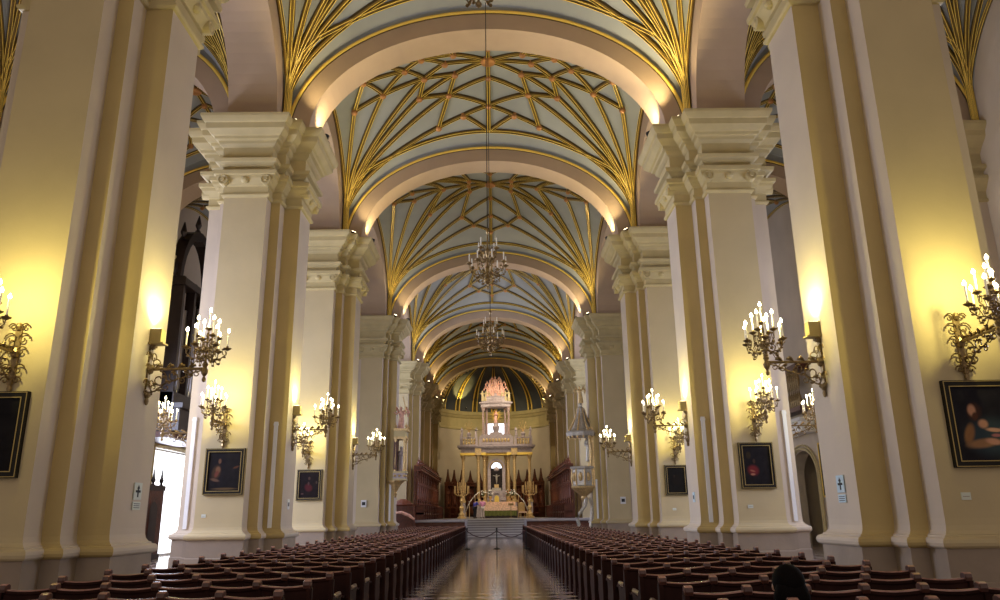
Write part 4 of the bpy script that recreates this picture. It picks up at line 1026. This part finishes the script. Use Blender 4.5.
def human(loc, rz, h, pose, shirt, trouser, label, hair_long=False):
    k = h/1.7
    r = empty('person', loc, rz)
    # joint positions (x right, -y forward is the face side: figure looks towards +y)
    S = pose
    def V(x, y, z): return (x*k, y*k, z*k)
    J = [(V(*S['pelvis']), .13*k), (V(*S['waist']), .12*k), (V(*S['chest']), .15*k), (V(*S['neck']), .055*k), (V(*S['head0']), .07*k), (V(*S['head1']), .098*k), (V(*S['head2']), .075*k)]
    E = [(0, 1), (1, 2), (2, 3), (3, 4), (4, 5), (5, 6)]
    def add(base, pts):
        prev = base
        for p, rad in pts:
            J.append((V(*p), rad*k)); E.append((prev, len(J)-1)); prev = len(J)-1
        return prev
    for s in (-1, 1):
        sh, el, wr = S['arm'+('R' if s > 0 else 'L')]
        e = add(2, [(sh, .06), (el, .045), (wr, .028)])
        d = (Vector(wr)-Vector(el)).normalized(); side_ = d.cross(Vector((0, 0, 1))).normalized() if abs(d.z) < .9 else Vector((1, 0, 0))
        palm = Vector(wr)+d*.06
        e2 = add(e, [(tuple(palm), .030)])
        for q, L in ((-.03, .07), (-.01, .085), (.01, .08), (.03, .065)):
            a = palm+side_*q+d*.03; add(e2, [(tuple(a), .010), (tuple(a+d*L*.5+Vector((0, 0, -.008))), .009), (tuple(a+d*L*.9+Vector((0, 0, -.025))), .007)])
        a = Vector(wr)+d*.02+side_*.035*s; add(e, [(tuple(a), .012), (tuple(a+d*.035+side_*.02*s), .010)])
        kn, an, toe = S['leg'+('R' if s > 0 else 'L')]
        hip = (S['pelvis'][0]+.09*s, S['pelvis'][1], S['pelvis'][2]-.03)
        add(0, [(hip, .09), (kn, .06), (an, .042), (toe, .035)])
    skinfig('body', J, E, 'skin', r, 1)
    # clothing
    T = [(V(*S['waist']), .145*k), (V(*S['chest']), .175*k), ((V(*S['neck'])[0], V(*S['neck'])[1], V(*S['neck'])[2]-.05*k), .085*k)]; TE = [(0, 1), (1, 2)]
    T.insert(0, (V(*S['pelvis']), .155*k)); TE = [(0, 1), (1, 2), (2, 3)]
    for s in (-1, 1):
        sh, el, wr = S['arm'+('R' if s > 0 else 'L')]; n = len(T)
        T += [(V(*sh), .078*k), (V(*el), .058*k)]; TE += [(2, n), (n, n+1)]
    skinfig('shirt', T, TE, shirt, r, 1)
    P = [(V(*S['pelvis']), .15*k)]; PE = []
    for s in (-1, 1):
        kn, an, toe = S['leg'+('R' if s > 0 else 'L')]; hip = (S['pelvis'][0]+.09*s, S['pelvis'][1], S['pelvis'][2]-.04); n = len(P)
        P += [(V(*hip), .105*k), (V(*kn), .075*k), (V(*an), .06*k)]; PE += [(0, n), (n, n+1), (n+1, n+2)]
    skinfig('trousers', P, PE, trouser, r, 1)
    for s in (-1, 1):
        kn, an, toe = S['leg'+('R' if s > 0 else 'L')]
        m = MB(); m.ball(V((an[0]+toe[0])/2, (an[1]+toe[1])/2, .045+an[2]-.07), .055*k, 'black', 10, .05*k, .14*k); m.build('shoe', r, smooth=True)
    hx, hy, hz = V(*S['head1'])
    m = MB(); m.ball((hx, hy-.02*k, hz+.035*k), .118*k, 'hair', 14, .125*k, .125*k)
    if hair_long:
        m.ball((hx, hy-.035*k, hz+.02*k), .132*k, 'hair', 16, .145*k, .135*k); m.ball((hx, hy-.08*k, hz-.12*k), .155*k, 'hair', 14, .20*k, .10*k)
    m.build('hair', r, smooth=True)
    for s in (-1, 1):
        m = MB(); m.ball((hx+s*.108*k, hy+.02*k, hz-.02*k), .018*k, 'skin', 8, .033*k, .024*k); m.build('ear', r, smooth=True)
        m = MB(); m.ball((hx+s*.035*k, hy+.098*k, hz), .012*k, 'black', 8); m.build('eye', r, smooth=True)
    m = MB(); m.ball((hx, hy+.108*k, hz-.03*k), .014*k, 'skin', 8, .028*k, .024*k); m.build('nose', r, smooth=True)
    m = MB(); m.ball((hx, hy+.092*k, hz-.075*k), .028*k, 'rosecloth', 8, .008*k, .012*k); m.build('mouth', r, smooth=True)
    tag(r, label, 'person'); return r
stand = dict(pelvis=(0, 0, .93), waist=(0, 0, 1.06), chest=(0, .0, 1.26), neck=(0, 0, 1.42), head0=(0, .01, 1.49), head1=(0, .01, 1.58), head2=(0, .0, 1.66),
             armL=((-.19, 0, 1.36), (-.27, .03, 1.10), (-.12, .22, 1.02)), armR=((.19, 0, 1.36), (.27, .03, 1.10), (.12, .22, 1.02)),
             legL=((-.10, .03, .50), (-.11, -.02, .08), (-.12, .12, .04)), legR=((.10, .03, .50), (.11, -.02, .08), (.12, .12, .04)))
human((-.98, 64.2, PZ), .3, 1.62, stand, 'pinkshirt', 'paletrouser', 'person in pink shirt and pale trousers standing before the altar')
bow = dict(stand); bow.update(chest=(0, .10, 1.24), neck=(0, .17, 1.38), head0=(0, .20, 1.44), head1=(0, .24, 1.50), head2=(0, .24, 1.58), armL=((-.19, .1, 1.33), (-.25, .2, 1.10), (-.1, .36, 1.08)), armR=((.19, .1, 1.33), (.25, .2, 1.10), (.1, .36, 1.08)))
human((-1.62, 64.8, PZ), -.9, 1.60, bow, 'blueshirt', 'darkcloth', 'person in blue shirt and dark trousers bending forward before the altar')
sit = dict(pelvis=(0, .20, .53), waist=(0, .19, .68), chest=(0, .20, .86), neck=(0, .22, 1.00), head0=(0, .24, 1.06), head1=(0, .25, 1.14), head2=(0, .25, 1.21),
           armL=((-.18, .2, .96), (-.22, .28, .72), (-.08, .48, .66)), armR=((.18, .2, .96), (.22, .28, .72), (.08, .48, .66)),
           legL=((-.11, .60, .50), (-.11, .62, .09), (-.12, .74, .04)), legR=((.11, .60, .50), (.11, .62, .09), (.12, .74, .04)))
human((2.30, 5.80, 0), 0, 1.53, sit, 'darkcloth', 'darkcloth', 'person with long black hair seated in a near right pew', True)

# ---------------------------------------------------------------- rope barrier
for i, x in enumerate((-1.28, .15, 1.55)):
    r = empty('barrier_post', (x, 38.0, 0))
    m = MB(); m.lathe((0, 0, 0), [(.17, 0), (.17, .02), (.06, .05), (.025, .07), (.025, .86), (.04, .88)], 'black', 14); m.build('pole', r)
    m = MB(); m.lathe((0, 0, .88), [(.02, 0), (.045, .03), (.045, .07), (.01, .1)], 'black', 10); m.build('knob', r)
    tag(r, ['black barrier post beside the left pews', 'black barrier post in the middle of the aisle', 'black barrier post beside the right pews'][i], 'barrier post', 'posts of the rope barrier')
for i, (a, b) in enumerate(((-1.28, .15), (.15, 1.55))):
    m = MB(); m.tube([(a+(b-a)*t/14, 38.0, .84-.30*(1-((t-7)/7)**2)) for t in range(15)], .022, 'redrope', 6); tag(m.build('barrier_rope', smooth=True), f'dark rope sagging across the {"left" if i == 0 else "right"} half of the aisle', 'rope')

# ---------------------------------------------------------------- organ on the left aisle wall
def organ():
    r = empty('pipe_organ', (-13.55, 33.2, 5.0))
    m = MB(); m.box(-1.1, .9, -2.3, 2.3, 0, .9, 'organ'); m.box(-1.1, 1.05, -2.45, 2.45, .9, 1.1, 'organ'); m.box(-1.1, .6, -2.2, 2.2, -.25, 0, 'stall'); m.build('gallery', r)
    m = MB(); m.box(-1.1, -.2, -2.0, 2.0, 1.1, 6.2, 'organ')
    for y in (-2.0, -.75, .75, 2.0): m.box(-.25, .45, y-.10, y+.10, 1.1, 6.6, 'organ')
    m.box(-1.1, .55, -2.2, 2.2, 6.2, 6.5, 'organ'); m.box(-1.1, .5, -2.1, 2.1, 1.1, 1.6, 'organ'); m.build('case', r)
    m = MB(); rows = []
    for i in range(13):
        t = pi*i/12; rows.append([(x, -2.0*cos(t), 6.5+2.8*sin(t)) for x in (-.3, .2)]+[(x, -1.7*cos(t), 6.5+2.4*sin(t)) for x in (.2, -.3)])
    m.grid(rows, 'organ', closed=True, cap=True); m.build('arched_crest', r)
    for y, z in ((-2, 6.6), (-1.5, 8.5), (0, 9.4), (1.5, 8.5), (2, 6.6)): m = MB(); m.lathe((-.05, y, z), [(.14, 0), (.06, .1), (.15, .3), (.1, .5), (.02, .8)], 'organ', 8); m.build('finial', r)
    for k in range(13):
        y = -1.8+k*.3; hgt = 3.2+1.3*abs(sin(k*.9)); m = MB(); m.lathe((.1, y, 1.6), [(.03, 0), (.10, .35), (.10, hgt), (.09, hgt)], 'pipe', 10); m.build('pipe', r)
    tag(r, 'black walnut pipe organ with tin pipes high on the left aisle wall', 'organ')
organ()
# dark wooden confessional by the left portal
r = empty('confessional', (-14.2, 32.03, 0)); m = MB(); m.box(-.42, .42, -.86, .86, 0, 2.7, 'stall'); m.box(-.44, .46, -.89, .89, 2.7, 2.9, 'organ'); m.box(-.44, .46, -.89, .89, 0, .2, 'organ'); m.build('body', r)
m = MB(); m.grid([[(.44, -.35*cos(pi*i/10), .2), (.44, -.35*cos(pi*i/10), 1.9+.35*sin(pi*i/10))] for i in range(11)], 'organ'); m.build('door', r)
for y in (-.78, 0, .78): m = MB(); m.lathe((.3, y, 2.9), [(.1, 0), (.04, .08), (.1, .2), (.05, .35), (.01, .7)], 'organ', 8); m.build('finial', r)
tag(r, 'dark carved confessional beside the bright left portal', 'confessional')
# carved wooden screen over the right aisle doorway
r = empty('wooden_grille', (14.55, 36.6, 0)); m = MB()
m.box(-.5, .1, -2.0, 2.0, 6.0, 6.2, 'stall'); m.box(-.5, .1, -2.0, 2.0, 7.9, 8.15, 'stall'); m.build('frame', r)
m = MB()
for k in range(17): m.lathe((-.42, -1.9+k*.237, 6.2), [(.05, 0), (.09, .3), (.03, .7), (.09, 1.2), (.05, 1.7)], 'brass', 6)
m.build('baluster_screen', r)
m = MB(); m.box(-.6, .1, -2.2, 2.2, 5.0, 5.5, 'white'); m.box(-.7, .1, -2.3, 2.3, 5.5, 5.65, 'white'); m.build('lintel', r)
tag(r, 'turned wooden screen above a white lintel on the right aisle wall', 'screen')

# ---------------------------------------------------------------- daylight, altar spots and added choir fill
COOL = (.70, .76, 1.0)
for s in (-1, 1):
    area('transept_daylight', (15.6*s, 50.5, 9.8), (0, 50.5, 6), 2200, COOL, 6, 6.4)
    area('aisle_daylight', (14.2*s, 16.5, 6.0), (0, 16.5, 1.5), 1500 if s < 0 else 700, COOL, 4.5, 3.0)
    area('aisle_daylight', (14.2*s, 25.5, 6.0), (0, 25.5, 1.5), 1200 if s < 0 else 600, COOL, 4.5, 3.0)
area('portal_daylight', (-14.8, 35.6, 2.5), (-10, 35.6, 2), 260, COOL, 3.8, 4.4)
spot('altar_light', (-4.6, 66.6, 12.9), (0.2, 70, 10), 1500, (1, .84, .62), 85, .8)
spot('altar_light', (4.6, 66.6, 12.9), (0.2, 70, 10), 1500, (1, .84, .62), 85, .8)
for s in (-1, 1):
    spot('choir_fill', (4.9*s, 74.2, 13.0), (-1.5*s, 82, 7), 750, (1, .84, .45), 100, .9)  # unseen spot added to brighten the apse wall
    spot('choir_fill', (4.7*s, 65.0, 12.9), (-3*s, 60, 2), 600, (1, .84, .6), 110, .9)  # unseen spot added as fill over the choir floor
for s in (-1, 1): spot('choir_fill', (4.9*s, 58.2, 13.0), (.2, 67.5, 3), 2600, (1, .86, .66), 50, .8)  # unseen spots added to brighten the altar front and the people
w = bpy.data.worlds.new('ambient'); sc.world = w; w.use_nodes = True
w.node_tree.nodes['Background'].inputs['Color'].default_value = (1.0, .85, .74, 1); w.node_tree.nodes['Background'].inputs['Strength'].default_value = .50

# ---------------------------------------------------------------- camera
cd = bpy.data.cameras.new('camera'); cam = bpy.data.objects.new('camera', cd); col.objects.link(cam)
f, pt, yw, ro, cx = 759.3, .276, .0084, .013, .1311
cd.sensor_width = 36; cd.lens = f*36/1000; cd.clip_end = 400; cd.clip_start = .05
fw = Vector((sin(yw)*cos(pt), cos(yw)*cos(pt), sin(pt))); rt = Vector((cos(yw), -sin(yw), 0)); up = rt.cross(fw)
r2 = rt*cos(ro)-up*sin(ro); u2 = up*cos(ro)+rt*sin(ro)
cam.matrix_world = Matrix(((r2.x, u2.x, -fw.x, cx), (r2.y, u2.y, -fw.y, 0), (r2.z, u2.z, -fw.z, 1.55), (0, 0, 0, 1)))
sc.camera = cam
sc.view_settings.view_transform = 'Standard'; sc.view_settings.look = 'None'; sc.view_settings.gamma = 1; sc.view_settings.use_curve_mapping = False
sc.view_settings.exposure = 0.0
sc.cycles.use_denoising = True
sc.cycles.max_bounces = 6; sc.cycles.diffuse_bounces = 4; sc.cycles.sample_clamp_indirect = 4
